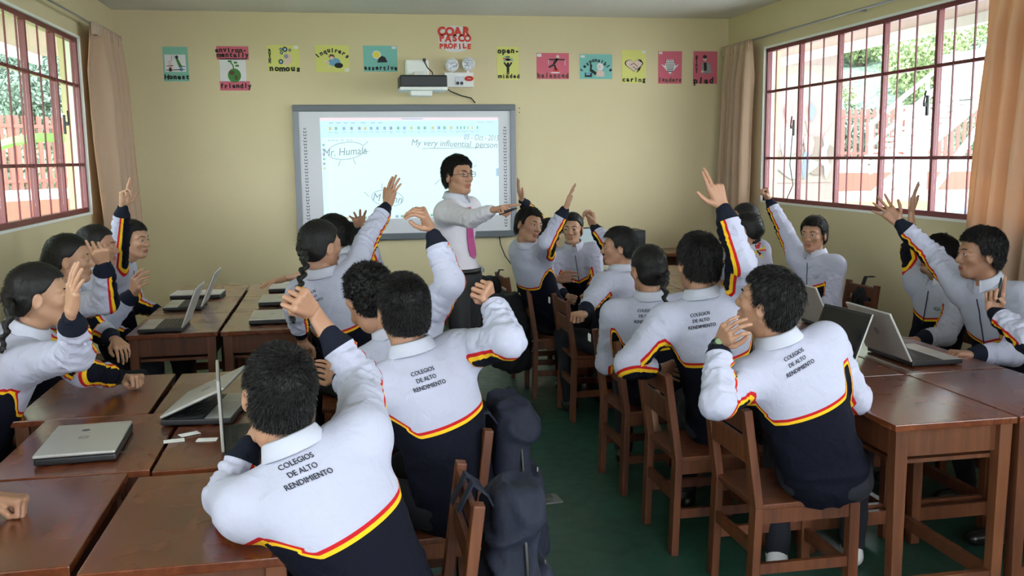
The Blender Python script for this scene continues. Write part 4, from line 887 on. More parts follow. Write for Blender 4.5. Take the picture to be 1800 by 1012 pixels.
# ------------------------------------------------------------------ outside
def ground(name, x0, x1, y0, y1, z, m): S(name, MB().box(x0, x1, y0, y1, z-.2, z), m)
M['pave'] = mat('pale_concrete_yard', (.42, .42, .41), .9, noise=(2, .1)); M['grass'] = mat('yard_grass', (.20, .27, .10), .95, noise=(6, .3)); M['band'] = mat('brick_red_band', (.30, .075, .05), .8); M['owhite'] = mat('outdoor_white_paint', (.5, .5, .49), .8)
M['fence'] = mat('red_fence_paint', (.22, .06, .045), .7); M['hill'] = mat('wooded_hill', (.14, .20, .145), 1, noise=(.35, .5), bump=(1.2, 1, 1.5)); M['pink'] = mat('pink_wall_paint', (.20, .13, .10), .8)
ground('terrain_yard', XR+.16, 60, -30, 70, -.15, M['pave']); ground('terrain_lawn', -45, XL-.16, -30, 70, -.15, M['grass'])
def hill(name, f, x0, x1, y0, y1, n=90):
    X, Y = np.meshgrid(np.linspace(x0, x1, n), np.linspace(y0, y1, n), indexing='ij'); Z = f(X, Y); P = np.stack([X, Y, Z], -1).reshape(-1, 3); P[:, 2] += vnoise(P*.12, 3)*2.2+vnoise(P*.5, 4)*.6
    i = np.arange((n-1)*(n-1)); a = (i//(n-1))*n+i % (n-1); o = link(name, npmesh(name, P, np.stack([a, a+n, a+n+1, a+1], 1)), M['hill']); o['kind'] = 'structure'; return o
fl = lambda X, Y: -2+np.clip((-X-14)*.55, 0, 60)+np.clip((Y-28)*.35, 0, 40)*(X < 0)
frr = lambda X, Y: -2+np.clip((X-16)*.28, 0, 40)*np.clip((Y-8)/14, 0, 1)+np.clip((Y-34)*.33, 0, 26)
hill('hill_left', fl, -95, -6, -10, 110); hill('hill_right', frr, 6, 130, 10, 130)
def leafmesh(name, n, R, leaf, seed, col):
    r = np.random.default_rng(seed); c = r.normal(0, 1, (26, 3)); c /= np.linalg.norm(c, axis=1)[:, None]; c *= (R*.62); c[:, 2] *= .8; k = r.integers(0, 26, n)
    d = r.normal(0, 1, (n, 3)); d /= np.linalg.norm(d, axis=1)[:, None]; p = c[k]+d*R*.40*r.uniform(.75, 1.05, n)[:, None]
    t = r.normal(0, 1, (n, 3)); t /= np.linalg.norm(t, axis=1)[:, None]; b = np.cross(t, d); b /= np.linalg.norm(b, axis=1)[:, None]; s_ = leaf*r.uniform(.6, 1.3, n)[:, None]
    V = np.stack([p-t*s_, p-b*s_*.5, p+t*s_, p+b*s_*.5], 1).reshape(-1, 3); me = npmesh(name, V, np.arange(n*4).reshape(-1, 4), False); me.materials.append(col); return me
lm = [mat('leaf_mid', (.17, .24, .145), .8), mat('leaf_bright', (.26, .33, .15), .8), mat('leaf_dark', (.12, .175, .13), .8)]
crowns = [leafmesh('foliage', 7000, 2.1, .10, i, lm[i]) for i in range(3)]
trunk = MB().tube([(0, 0, -2.2), (.06, .03, -1), (0, 0, .2)], [.16, .12, .08], 8).mesh('trunk'); trunk.materials.append(mat('bark', (.05, .035, .025), .9))
def tree(x, y, z, s_, kind, lab):
    e = empty('tree', (x, y, z), random.uniform(0, 6), lab, 'tree', 'trees on the wooded hill'); e.scale = (s_, s_, s_*random.uniform(.9, 1.2))
    o = link('foliage', crowns[kind], None, e); o.location.z = 2.6; o['kind'] = 'stuff'; o = link('trunk', trunk, None, e); o.location.z = 2.2
LB = ['mid green leafy tree among the others on the hill outside', 'bright green leafy tree among the others on the hill outside', 'dark green leafy tree among the others on the hill outside']
rt = random.Random(5)
def spread(n, gen, ok, dmin):
    out = []; tries = 0
    while len(out) < n and tries < 6000:
        tries += 1; x, y = gen()
        if ok(x, y) and all((x-a)**2+(y-b)**2 > dmin*dmin for a, b in out): out.append((x, y))
    return out
def lgen(): y = 14+rt.random()**1.2*40; return -y*rt.uniform(.20, .52)-1.5, y
def rgen(): y = 29+rt.random()*32; return y*rt.uniform(.46, .80), y
for x, y in spread(26, lgen, lambda x, y: (x+12.5)*14-(y-12)*8.9 < -62, 4.6): k = rt.choice((0, 1, 1, 2)); tree(x, y, float(fl(np.array(x), np.array(y)))-.3, rt.uniform(.8, 1.1), k, LB[k])
for x, y in spread(34, rgen, lambda x, y: True, 5.0): k = rt.choice((0, 1, 0, 2)); tree(x, y, float(frr(np.array(x), np.array(y)))-.2, rt.uniform(.85, 1.15), k, LB[k])
# boundary wall with band, pillars and red picket fence
def boundary(A, B, z0, lab_w, lab_f, gap=3.2, off=0, hts=(.55, .35, .30, 1.5)):
    A, B = Vector(A), Vector(B); L_ = (B-A).length; u = (B-A)/L_; ang = math.atan2(u.y, u.x); h1, h2, h3, hp_ = hts
    e = empty('boundary_wall', (A.x, A.y, z0), ang, lab_w, 'wall')
    MB().box(0, L_, -.12, .12, 0, h1).build('base_course', M['owhite'], e); MB().box(0, L_, -.14, .14, h1, h1+h2).build('red_band', M['band'], e); MB().box(0, L_, -.12, .12, h1+h2, h1+h2+h3).build('coping', M['owhite'], e)
    x = off
    while x < L_: MB().box(x-.32, x+.32, -.3, .3, 0, h1+h2+h3+hp_+.1).build('pillar', M['owhite'], e, .03); x += gap
    f = empty('picket_fence', (A.x, A.y, z0+h1+h2+h3), ang, lab_f, 'fence')
    for z in (.15, hp_-.25): MB().box(0, L_, -.03, .03, z, z+.07).build('rail', M['fence'], f)
    pk = MB().box(-.05, .05, -.02, .02, 0, hp_).mesh('picket'); pk.materials.append(M['fence']); n = min(int(L_/.19), 160)
    for i in range(n): o = link('picket', pk, None, f); o.location.x = .1+i*.19
boundary((-12.5, 12), (-3.6, 26), -.15, 'white wall with a brick red band outside beyond the lawn', 'red picket fence on the banded wall beyond the lawn', 4.6, 3.6, (.62, .45, .22, 1.55))
boundary((9, 27), (26, 25), -.15, 'white wall with a brick red band across the bright yard', 'red picket fence on the banded wall across the yard', 3.6, 1.2, (.7, .55, .4, 1.5))
ground('path_lawn', -14, -5.5, 8.5, 9.3, -.14, M['pave'])
# roof overhang of this building, seen through the windows
for sx, x0, x1 in (('left', XL-1.5, XL-.16), ('right', XR+.16, XR+1.9)):
    MB_ = MB(); MB_.box(x0, x1, YF, YB+3, 2.98, 3.10); S('roof_overhang_'+sx, MB_, M['pink'])
    xe = x0 if sx == 'left' else x1; S('trim_fascia_'+sx, MB().box(xe-.04, xe+.04, YF, YB+3, 2.88, 3.16), M['owhite'])
# neighbouring wing with painted mural
bw = empty('building', (10.1, 19.7, -.15), 0, 'pale building wing with a painted mural behind the barred window', 'building')
MB().box(-3.6, 1.15, 0, 6, 0, 4.4).build('wall', mat('wing_wall', (.20, .15, .13), .8), bw); MB().box(-4.0, 1.9, -.9, 6.4, 4.3, 4.55).build('roof', M['pink'], bw)
mm = [mat('mural_'+k, c, .8) for k, c in (('red', (.25, .13, .12)), ('green', (.17, .20, .15)), ('sand', (.19, .16, .13)), ('white', (.22, .20, .19)), ('blue', (.10, .12, .18)), ('brown', (.13, .10, .08)))]
mb = MB(); mb.box(-1.9, 1.0, -.02, 0, 1.2, 3.8, 2); rm = random.Random(9)
def bl(x, z, rx, rz, mi, d): mb.add([(x+rx*cos(a)*(1+.2*sin(3*a+x)), -.03-d*.004, z+rz*sin(a)*(1+.15*cos(4*a))) for a in np.linspace(0, 2*pi, 15)[:-1]], [tuple(range(14))], mi)
for i, (x, z, rx, rz, c) in enumerate([(-.9, 3.3, 1.0, .4, 1), (.3, 3.2, .7, .45, 1), (-.3, 2.7, .8, .35, 0), (.6, 2.6, .35, .5, 0), (-1.3, 2.2, .5, .4, 1), (-.2, 2.1, .5, .3, 3), (.6, 1.8, .4, .4, 5), (-.6, 1.7, .4, .35, 5), (.1, 1.55, .5, .25, 1), (-1.5, 2.9, .35, .4, 0)]): bl(x, z, rx, rz, c, i)
for i in range(16): bl(rm.uniform(-1.2, .9), rm.uniform(1.5, 2.9), .08, .2, rm.choice((0, 3, 5, 4)), 12+i*.3); 
mb.build('mural', mm, bw)
mb = MB(); mb.box(-3.3, -2.2, -.02, 0, 1.4, 2.5); mb.build('window', mat('far_glass', (.20, .21, .26), .3), bw); MB().box(-3.5, 1.1, -.03, 0, 0, .5).build('base_band', M['band'], bw)
# yard props: table under cloth, tarp, stairs, person
tb = empty('yard_table', (8.2, 13.6, -.15), 0, 'orange topped table in the yard beyond the barred window', 'table'); MB().box(-.9, .9, -.4, .4, .85, 1.1).build('tabletop', mat('orange_top', (.50, .25, .07), .7), tb)
for x in (-.8, .8):
    for y in (-.3, .3): MB().box(x-.03, x+.03, y-.03, y+.03, 0, .85).build('leg', M['grey_metal'], tb)
V, Q = surf([(sd_cone((0, 0, .25), (0, 0, .9), .42, .10), .05, '+'), (sd_ell((.15, -.1, .1), (.6, .35, .18)), .1, '+')], .05); V += vnorm(V, Q)*(vnoise(V*7, 2)*.06)[:, None]; V += A3(9.75, 13.3, -.12); tag(link('tarpaulin', npmesh('tarpaulin', V, Q), mat('blue_tarp', (.08, .19, .40), .6)), 'crumpled blue tarpaulin standing in the yard beyond the window', 'tarpaulin')
st = empty('outdoor_stairs', (0, 0, 0), 0, 'white steel staircase with railings climbing in the yard', 'stairs')
A0, A1 = A3(at_y(1570, 302, 17.5)), A3(at_y(1735, 165, 17.5)); wv = A3(.35, 1.5, 0)
for k in (0, 1): MB().bar(A0+wv*k, A1+wv*k, .10, .20).build('stringer', M['owhite'], st)
for k in range(13): t = (k+.5)/13; p = A0+(A1-A0)*t; MB().box(p[0]-.15, p[0]+.2, p[1], p[1]+1.5, p[2]-.02, p[2]+.05).build('step', M['owhite'], st)
for k in (0, 1):
    for hz in (.55, 1.0): MB().bar(A0+wv*k+A3(0, 0, hz), A1+wv*k+A3(0, 0, hz), .08, .08).build('handrail', M['owhite'], st)
    for t in (.02, .34, .66, .98): p = A0+(A1-A0)*t+wv*k; MB().bar(p, p+A3(0, 0, 1.0), .07, .07).build('baluster', M['owhite'], st)
pl_ = A1+A3(0, 0, -.1); MB().box(pl_[0], pl_[0]+2.6, pl_[1]-.1, pl_[1]+1.7, pl_[2], pl_[2]+1.05).build('landing', M['owhite'], st)
MB().bar((A0[0]+.2, A0[1], A0[2]), (A0[0]-1.6, A0[1], -.15), .14, .2).build('lower_brace', M['owhite'], st); MB().bar((A1[0]+.4, A1[1], A1[2]), (A0[0]+.4, A0[1]+.4, A0[2]-1.4), .12, .12).build('brace', M['owhite'], st)
for x in (A0[0]+.5, A1[0]+.6): MB().box(x-.2, x+.2, A0[1], A0[1]+.4, -.15, A0[2] if x < A1[0] else A1[2]).build('post', M['owhite'], st)
# banana leaves by the near window on the lawn side
bl_ = empty('banana_plant', (-4.7, 9.6, -.15), 0, 'broad bright green banana leaves arching outside the barred window', 'plant'); lg = mat('banana_leaf', (.16, .30, .06), .6)
for a, (dx, dy, top, ln) in enumerate([(.9, -.6, 2.6, 1.6), (-.5, -.9, 2.9, 1.4), (1.6, .2, 2.0, 1.8), (-1.2, -.2, 2.2, 1.6), (.2, -1.2, 1.9, 1.2)]):
    V = []; n = 12
    for i in range(n+1):
        t = i/n; c = A3(dx*t*ln, dy*t*ln*.8, .9+top*.62*sin(t*2.3)); wd = .24*sin(pi*min(1, t*.93+.07))**.7; sd = nrm(np.cross(A3(dx, dy, 0), A3(0, 0, 1)))
        V += [c-sd*wd+A3(0, 0, -.08), c, c+sd*wd+A3(0, 0, -.08)]
    Q = [(i*3+j, i*3+j+1, i*3+j+4, i*3+j+3) for i in range(n) for j in (0, 1)]; link('leaf', npmesh('leaf', np.array(V), np.array(Q)), lg, bl_)
MB().tube([(0, 0, 0), (0, 0, 1.2)], [.12, .07], 8).build('stalk', lg, bl_)
# ------------------------------------------------------------------ curtains
curtain('beige curtain gathered in the corner beside the window with the hill', [(XL+.13, 8.12), (XL+.13, 9.10)], .95, 2.80, 6, .05, 1.05, (.02, .05), 1)
curtain('beige curtain gathered behind the raised hands beside the principled poster', [(XR-.13, 9.28), (XR-.13, 8.62)], 1.02, 2.78, 5, .055, 1.05, (-.02, 0), 2)
curtain('near beige curtain hanging beside the window above the boy with the laptop', [(XR-.12, 5.28), (XR-.12, 3.5)], .80, 2.80, 12, .055, 1.05, (0, .12), 3)
# ------------------------------------------------------------------ desks and chairs
def make_desk():
    e = empty('school_desk'); a, b = .243, .342
    MB().box(-a, a, -b, b, .725, .750).build('desktop', M['wood'], e, .0035)
    for y in (-1, 1): MB().box(-a+.05, a-.05, y*(b-.045)-.010, y*(b-.045)+.010, .62, .725).build('end_apron', M['woodx'], e)
    for x in (-1, 1): MB().box(x*(a-.035)-.010, x*(a-.035)+.010, -b+.05, b-.05, .62 if x < 0 else .60, .725).build('side_apron', M['woodx'], e)
    MB().box(-a+.04, a-.04, -b+.06, b-.06, .585, .60).build('shelf', M['woodx'], e)
    for x in (-1, 1):
        for y in (-1, 1): MB().bar((x*(a-.035), y*(b-.035), .725), (x*(a-.040), y*(b-.035), 0), .050, .050, (0, 1, 0), 0, .040, .042).build('leg', M['woodx'], e, .003)
    for y in (-1, 1): MB().box(-a+.05, a-.05, y*(b-.035)-.012, y*(b-.035)+.012, .10, .16).build('end_stretcher', M['woodx'], e)
    MB().box(a-.055, a-.025, -b+.05, b-.05, .11, .16).build('foot_stretcher', M['woodx'], e)
    return e
def make_chair():
    """faces +X; back posts at x=0"""
    e = empty('school_chair'); hw = .178
    for y in (-1, 1):
        MB().bar((.015, y*hw, 0), (.03, y*hw, .42), .032, .054, (0, 1, 0)).bar((.03, y*hw, .42), (-.020, y*hw, .79), .032, .054, (0, 1, 0), 0, .032, .042).build('back_post', M['chair'], e, .004)
        MB().bar((.415, y*hw, 0), (.415, y*hw, .41), .040, .040, (0, 1, 0)).build('front_leg', M['chair'], e, .003)
        MB().box(.04, .40, y*hw-.010, y*hw+.010, .355, .41).build('side_apron', M['chair'], e)
        MB().box(.03, .40, y*hw-.010, y*hw+.010, .16, .20).build('side_stretcher', M['chair'], e)
    MB().bar((-.012, -hw, .735), (-.012, hw, .735), .018, .078, (0, 0, 1)).build('top_rail', M['chair'], e, .006)
    MB().bar((0, -hw, .625), (0, hw, .625), .018, .090, (0, 0, 1)).build('lower_rail', M['chair'], e, .006)
    MB().box(.012, .032, -hw, hw, .235, .28).build('back_stretcher', M['chair'], e); MB().box(.405, .425, -hw, hw, .12, .17).build('front_stretcher', M['chair'], e)
    MB().box(.02, .445, -hw-.015, hw+.015, .410, .432).build('seat', M['chair'], e, .005)
    return e
DK = make_desk(); DKu = [False]; CH = make_chair(); CHu = [False]
def place(proto, used, x, y, rz, label, cat, group):
    o = proto if not used[0] else copy_tree(proto); used[0] = True; o.location = (x, y, 0); o.rotation_euler = (0, 0, rz); tag(o, label, cat, group); return o
def desk(x, y, label, group, rz=0): return place(DK, DKu, x, y, rz, label, 'desk', group)
def chair(x, y, rz, label, group): return place(CH, CHu, x, y, rz, label, 'chair', group)
gA, gB, gC = 'desks pushed together in the near block', 'desks pushed together in the block by the board', 'desks pushed together in the long block by the curtains'
rows = [(2.60, 'front edge of the near block'), (3.30, 'middle of the near block'), (3.975, 'far end of the near block')]
desk(-.905, 2.605, 'wooden desk under the resting hand at the front edge of the near block', gA, .012); desk(-.385, 2.555, 'wooden desk the foreground boy rests his elbow on, front of the near block', gA, -.006)
desk(-.852, 3.305, 'wooden desk under the closed silver laptop in the middle of the near block', gA, .01); desk(-.352, 3.285, 'wooden desk with the small paper cards and half-open laptop on it', gA, 0)
desk(-.985, 3.995, 'wooden desk under the resting fist at the far end of the near block', gA, .01); desk(-.475, 3.985, 'wooden desk behind the half-open laptop at the far end of the near block', gA, 0)
desk(-.932, 5.71, 'wooden desk with the nearest open laptop in the block by the board', gB, .004); desk(-.425, 5.70, 'wooden desk with the nearest closed laptop in the block by the board', gB, -.004)
desk(-.932, 6.40, 'wooden desk with the second open laptop, middle of the block by the board', gB); desk(-.422, 6.39, 'wooden desk with the second closed laptop, middle of the block by the board', gB)
desk(-.932, 7.09, 'wooden desk with a closed laptop at the board end of the block', gB); desk(-.422, 7.08, 'wooden desk under the flat resting hand at the board end of the block', gB)
for i, y in enumerate((3.22, 3.91, 4.60, 5.29, 5.98, 6.67, 7.36)):
    nm = ['first row beside the boy with the watch', 'second row beside the dark open laptop', 'third row by the boy raising two fingers', 'fourth row of the long block', 'fifth row of the long block', 'sixth row of the long block', 'last row toward the board'][i]
    desk(2.143, y, 'wooden desk on the aisle side, '+nm, gC); desk(2.637, y, 'wooden desk on the window side, '+nm, gC)
cg = 'wooden school chairs along the aisle of the long block'
chair(1.44, 3.235, 0, 'wooden chair the boy with the watch leans his elbow on', cg); chair(1.35, 3.81, .0, 'wooden chair with an elbow draped over its rail, behind the boy with two raised fingers', cg)
c3 = chair(1.35, 4.54, .03, 'wooden chair with a white sticker at the girl with the long braid', cg); c4 = chair(1.43, 5.87, .0, 'wooden chair with a sticker nearest the boy in profile', cg)
chair(1.32, 6.50, -.05, 'wooden chair in front of the twisting boy, black bag hanging on it', cg); chair(1.27, 7.15, .05, 'dark wooden chair farthest down the aisle with a bag strap over it', cg)
cl_ = 'wooden school chairs on the aisle of the left blocks'
chair(.32, 2.53, pi, 'wooden chair at the picture bottom holding the foreground boy and a bag', cl_); chair(.445, 3.20, pi+.05, 'wooden chair holding the large navy backpack beside the aisle', cl_)
chair(.50, 3.95, pi, 'wooden chair hidden under the curly-haired student', cl_); chair(.33, 4.95, pi, 'wooden chair under the girl with the hanging braid', cl_); chair(.35, 5.85, pi, 'wooden chair behind the girl with the hanging braid', cl_); chair(.3, 6.55, pi, 'wooden chair nearest the board in the left block', cl_)
cw = 'wooden school chairs along the walls'
for x, y, rz, l in ((-1.62, 3.75, 0, 'wooden chair under the girl with her elbow raised'), (-1.66, 4.75, 0, 'wooden chair under the girl holding a fist by her face'), (-1.68, 5.45, 0, 'wooden chair under the student behind the fist'), (-1.68, 6.35, 0, 'wooden chair under the student by the curtain with an arm straight up'), (-1.70, 2.6, 0, 'wooden chair under the student at the picture edge with a resting hand'),
                    (3.55, 4.15, pi, 'wooden chair under the boy reaching over the silver laptop'), (3.62, 4.9, pi, 'wooden chair under the student raising a bare forearm to the window'), (3.62, 5.98, pi, 'dark wooden chair with a strap, behind the boy in front of the wall'), (3.30, 6.55, pi, 'wooden chair under the girl with the coloured ribbon'), (3.2, 7.3, pi, 'wooden chair farthest along the wall with the stairs view'), (3.50, 3.3, pi, 'wooden chair under the student at the picture edge holding a pen')): chair(x, y, rz, l, cw)
for c_, y in ((c3, .178), (c4, .178)): 
    st_ = MB().box(-.052, -.049, y-.015, y+.03, .725, .765).build('sticker', M['paper'], c_); st_['label'] = 'white paper sticker'
# ------------------------------------------------------------------ laptops
kbm = mat('keyboard_deck', (.03, .03, .033), .45); scm = mat('dark_screen', (.015, .017, .02), .12); lgm = mat('logo_grey', (.30, .27, .27), .3, metal=.4)
def laptop(x, y, rz, opening, label, group=None, shell='silver', closed=False, lit=False, stick=False, z=.7505, scale=1.0):
    """origin at the hinge middle; user side is -y; opening angle of the lid in degrees"""
    e = empty('laptop', (x, y, z), rz, label, 'laptop', group); e.scale = (scale,)*3; W, D = .17, .235
    mb = MB().box(-W, W, -D, 0, .003, .024).build('base', M['black'], e, .006)
    MB().box(-W+.004, W-.004, -D+.004, -D*.62, .024, .0255).build('palm_rest', M['silver'], e, .0005)
    MB().box(-.045, .045, -D*.96, -D*.70, .0256, .0262).build('touchpad', mat('touchpad', (.42, .41, .40), .3), e)
    k = MB().box(-W+.01, W-.01, -D*.60, -.02, .0238, .0248); 
    for r_ in range(5):
        for c_ in range(14): k.box(-.150+c_*.0216, -.150+c_*.0216+.018, -.045-r_*.0225, -.045-r_*.0225+.018, .0248, .0268)
    k.build('keyboard', kbm, e); a = radians(opening)
    Mx = Matrix.Translation((0, -.002, .026)) @ Matrix.Rotation(-a, 4, 'X')
    lid = MB().box(-W, W, -D, 0, 0, .010).build('lid', M[shell], e, .006, seg=3); lid.matrix_local = Mx
    MB().box(-W+.002, W-.002, -D+.002, -.002, -.0015, .002).build('screen_bezel', M['black'], lid)
    MB().box(-W+.014, W-.014, -D+.016, -.018, -.0020, -.0008).build('screen', scm if not lit else mat('lit_screen', (.1, .1, .1), .2, emit=((.42, .55, .60), .55)), lid)
    mb = MB().disc((0, -D*.52, .0101), (0, 0, 1), .017, .0006, 24); lo = mb.build('logo', lgm, lid); mb = MB(); put_text(mb, 'hp', (0, -D*.52, .0110), (-1, 0, 0), (0, -1, 0), .024, 0, .01, 0); mb.build('logo_letters', M['silver'], lid)
    if stick: MB().disc((-.085, -D*.56, .0101), (0, 0, 1), .013, .0006, 16).build('round_sticker', mat('badge_grey', (.12, .13, .17), .4), lid)
    return e
gl = 'closed silver laptops on the aisle side of the block by the board'
HP = pi/2
laptop(-.735, 3.25, -HP+.05, 0, 'closed silver laptop lying on the near block of desks', None, stick=True, scale=1.04)
laptop(-.635, 3.63, HP-.12, 24, 'half-open silver laptop behind the paper cards', scale=1.08)
laptop(-.405, 3.17, HP+.125, 91, 'open laptop mostly hidden by the head of the foreground boy')
laptop(-.885, 5.58, -HP, 112, 'open laptop nearest the picture front on the block by the board')
laptop(-.885, 6.36, -HP, 114, 'open laptop second from the front on the block by the board')
laptop(-.98, 6.93, -.05, 0, 'closed silver laptop beside the upright lid at the board end')
laptop(-.53, 5.70, HP, 0, 'nearest of the closed laptops in front of the girl with the braid', gl); laptop(-.53, 6.40, HP, 0, 'middle closed laptop of three in front of the girl with the braid', gl); laptop(-.51, 7.04, HP, 0, 'farthest of the three closed laptops, beside the flat resting hand', gl)
laptop(2.49, 3.85, HP, 118, 'big open silver laptop whose keyboard faces the reaching boy', None, scale=1.07)
laptop(2.58, 4.68, HP, 116, 'open silver laptop with a logo in front of the boy by the wall', None, scale=1.05)
laptop(2.20, 3.86, -HP+.12, 112, 'open laptop with a dark screen beside the boy with the watch', None)
laptop(2.02, 4.48, -HP, 0, 'closed silver laptop half hidden behind the hand with the watch', None)
laptop(2.28, 7.45, -HP+.5, 0, 'closed laptop on the far desks behind the boy in profile', None)
# desk and machines by the board wall
td = empty('teacher_desk', (2.98, 9.08, 0), 0, 'brown desk with a white label against the board wall', 'desk')
MB().box(-.75, .75, -.28, .28, .70, .73).build('desktop', M['wood'], td, .004); MB().box(-.72, -.25, -.25, .25, .05, .70).build('drawer_unit', M['woodx'], td, .004)
for k in range(3): d_ = MB().box(-.70, -.27, -.262, -.25, .08+k*.205, .27+k*.205).build('drawer', M['woodx'], td, .003); MB().box(-.52, -.45, -.275, -.262, .16+k*.205, .185+k*.205).build('handle', M['grey_metal'], d_)
MB().box(-.61, -.575, -.2635, -.262, .50, .62).build('paper_label', M['paper'], td)
for x in (.70,):
    for y in (-.24, .24): MB().box(x-.025, x+.025, y-.025, y+.025, 0, .70).build('leg', M['woodx'], td)
MB().box(-.25, .72, .23, .25, .35, .70).build('back_panel', M['woodx'], td)
laptop(2.50, 9.12, .05, 108, 'open laptop with a glowing screen on the desk by the board wall', None, lit=True, z=.7305, scale=1.02)
b_ = empty('desktop_computer', (2.94, 9.12, .7305), 0, 'black boxy machine on the desk by the board wall', 'computer'); MB().box(-.13, .10, -.16, .16, 0, .225).build('case', M['black'], b_, .008); MB().box(-.12, .09, -.163, -.16, .15, .20).build('drive_panel', kbm, b_)
MB().box(.10, .16, -.10, .10, 0, .06).build('power_supply', M['black'], b_, .004)
f_ = MB().box(2.46, 2.66, 8.815, 8.87, .7305, .752).build('folder', mat('orange_folder', (.55, .17, .03), .6), None, .003); tag(f_, 'thin orange folder lying under the glowing laptop by the board wall', 'folder')
# paper cards
for i, (x, y, r_) in enumerate(((*at_z(306, 774, .752)[:2], .2), (*at_z(333, 763, .752)[:2], .5), (*at_z(364, 772, .752)[:2], -.1))):
    o = MB().box(-.034, .034, -.019, .019, 0, .0015).build('paper_card', M['paper']); o.location = (x, y, .7506+.0016*(i == 1)); o.rotation_euler = (0, 0, r_)
    tag(o, ['small white paper card nearest the closed silver laptop', 'middle small white paper card of the three on the desk', 'small white paper card nearest the foreground boy'][i], 'card', 'small paper cards on the desk')
# ------------------------------------------------------------------ bags
M['bag'] = mat('navy_bag_nylon', (.012, .015, .030), .75, spec=.3, bump=(30, .5, .01)); M['bagb'] = mat('black_bag_nylon', (.005, .005, .007), .85, bump=(22, .5, .01)); M['zipm'] = mat('zip_metal', (.5, .5, .48), .3, metal=.9)
def bag(x, y, z, rz, w_, d_, h_, m, label, straps=(), seed=0):
    """hanging rucksack: sagging body, front pocket, piping, zip pulls and straps"""
    e = empty('backpack', (x, y, z), rz, label, 'bag')
    def rbox(c, b, rr_, tp=.25):
        c, b = A3(c), A3(b)
        def fn(p):
            q = p-c; s_ = 1-tp*np.clip(q[..., 2]/b[2], -1, 1); q = np.stack([q[..., 0]/s_, q[..., 1]/s_, q[..., 2]], -1); q = np.abs(q)-(b-rr_)
            return (np.linalg.norm(np.maximum(q, 0), axis=-1)+np.minimum(q.max(-1), 0)-rr_)*.8
        return fn, c-b*1.35, c+b*1.35
    P = [(rbox((0, 0, h_*.48), (w_*.46, d_*.46, h_*.48), .055, .32), .03, '+'), (sd_ell((0, -.01, h_*.30), (w_*.50, d_*.60, h_*.27)), .06, '+'), (rbox((0, -d_*.1, h_*.86), (w_*.34, d_*.40, h_*.10), .03, .1), .02, '+')]
    V, Q = surf(P, .012); V = V+vnorm(V, Q)*(vnoise(V*8, seed)*.016+(np.clip(1-np.abs(vnoise(V*A3(11, 11, 8)+vnoise(V*6, seed+6)[:, None], seed+2))*4, 0, 1)-.3)*.022)[:, None]; link('bag_body', npmesh('bag_body', V, Q), m, e)
    V, Q = surf([(rbox((0, -d_*.52, h_*.30), (w_*.36, d_*.22, h_*.24), .03, .12), .02, '+')], .010); V = V+vnorm(V, Q)*(vnoise(V*12, seed+4)*.012)[:, None]; pk = link('front_pocket', npmesh('front_pocket', V, Q), m, e)
    a = np.linspace(.15*pi, .95*pi, 14); MB().tube([(w_*.50*cos(t), -d_*.16, h_*.40+h_*.50*sin(t)) for t in a], .006, 6).build('piping', M['black'], e, smooth=True)
    for (zx, zz) in ((-w_*.15, .56), (w_*.2, .45)): MB().box(zx-.004, zx+.004, -d_*.62, -d_*.60, h_*zz-.03, h_*zz).build('zip_pull', M['zipm'], e)
    for s_ in straps: 
        mb = MB(); pp = [A3(q) for q in s_]
        for p, q in zip(pp, pp[1:]): mb.bar(p-nrm(q-p)*.004, q+nrm(q-p)*.004, .040, .006, (0, 1, 0) if abs(nrm(q-p)[1]) < .8 else (0, 0, 1))
        mb.build('strap', m, e, .002)
    return e
bag(.565, 3.20, .24, 1.62, .32, .17, .64, M['bag'], 'large navy backpack hanging on the chair beside the aisle', [[(-.07, .03, .52), (-.08, .08, .585), (-.08, .12, .585), (-.08, .15, .50)], [(.07, .03, .52), (.08, .08, .585), (.08, .12, .585), (.08, .15, .50)]], 1)
bag(.445, 2.50, .24, 1.60, .28, .16, .58, M['bag'], 'crumpled navy bag slung by its straps from the nearest chair', [[(-.05, .03, .46), (-.05, .07, .54), (-.05, .11, .575), (-.05, .15, .50)], [(.06, .03, .46), (.07, .07, .53), (.07, .11, .56), (.07, .15, .48)]], 5)
bag(1.22, 6.62, .16, -1.5, .36, .22, .58, M['bagb'], 'black bag hanging on the chair of the twisting boy', [[(-.08, .06, .5), (-.08, .10, .62), (-.07, .13, .65)], [(.08, .06, .5), (.08, .10, .62), (.07, .13, .65)]], 8)
bag(1.17, 7.2, .35, -1.5, .26, .14, .44, M['bagb'], 'small black bag draped on the farthest chair of the aisle', [[(0, .04, .40), (0, .07, .47), (0, .10, .47)]], 11)
bag(3.66, 5.98, .30, 1.57, .26, .14, .46, M['bagb'], 'black bag hanging on the chair by the right wall behind the boy', [[(0, .04, .42), (0, .0, .53), (0, -.06, .53)]], 14)
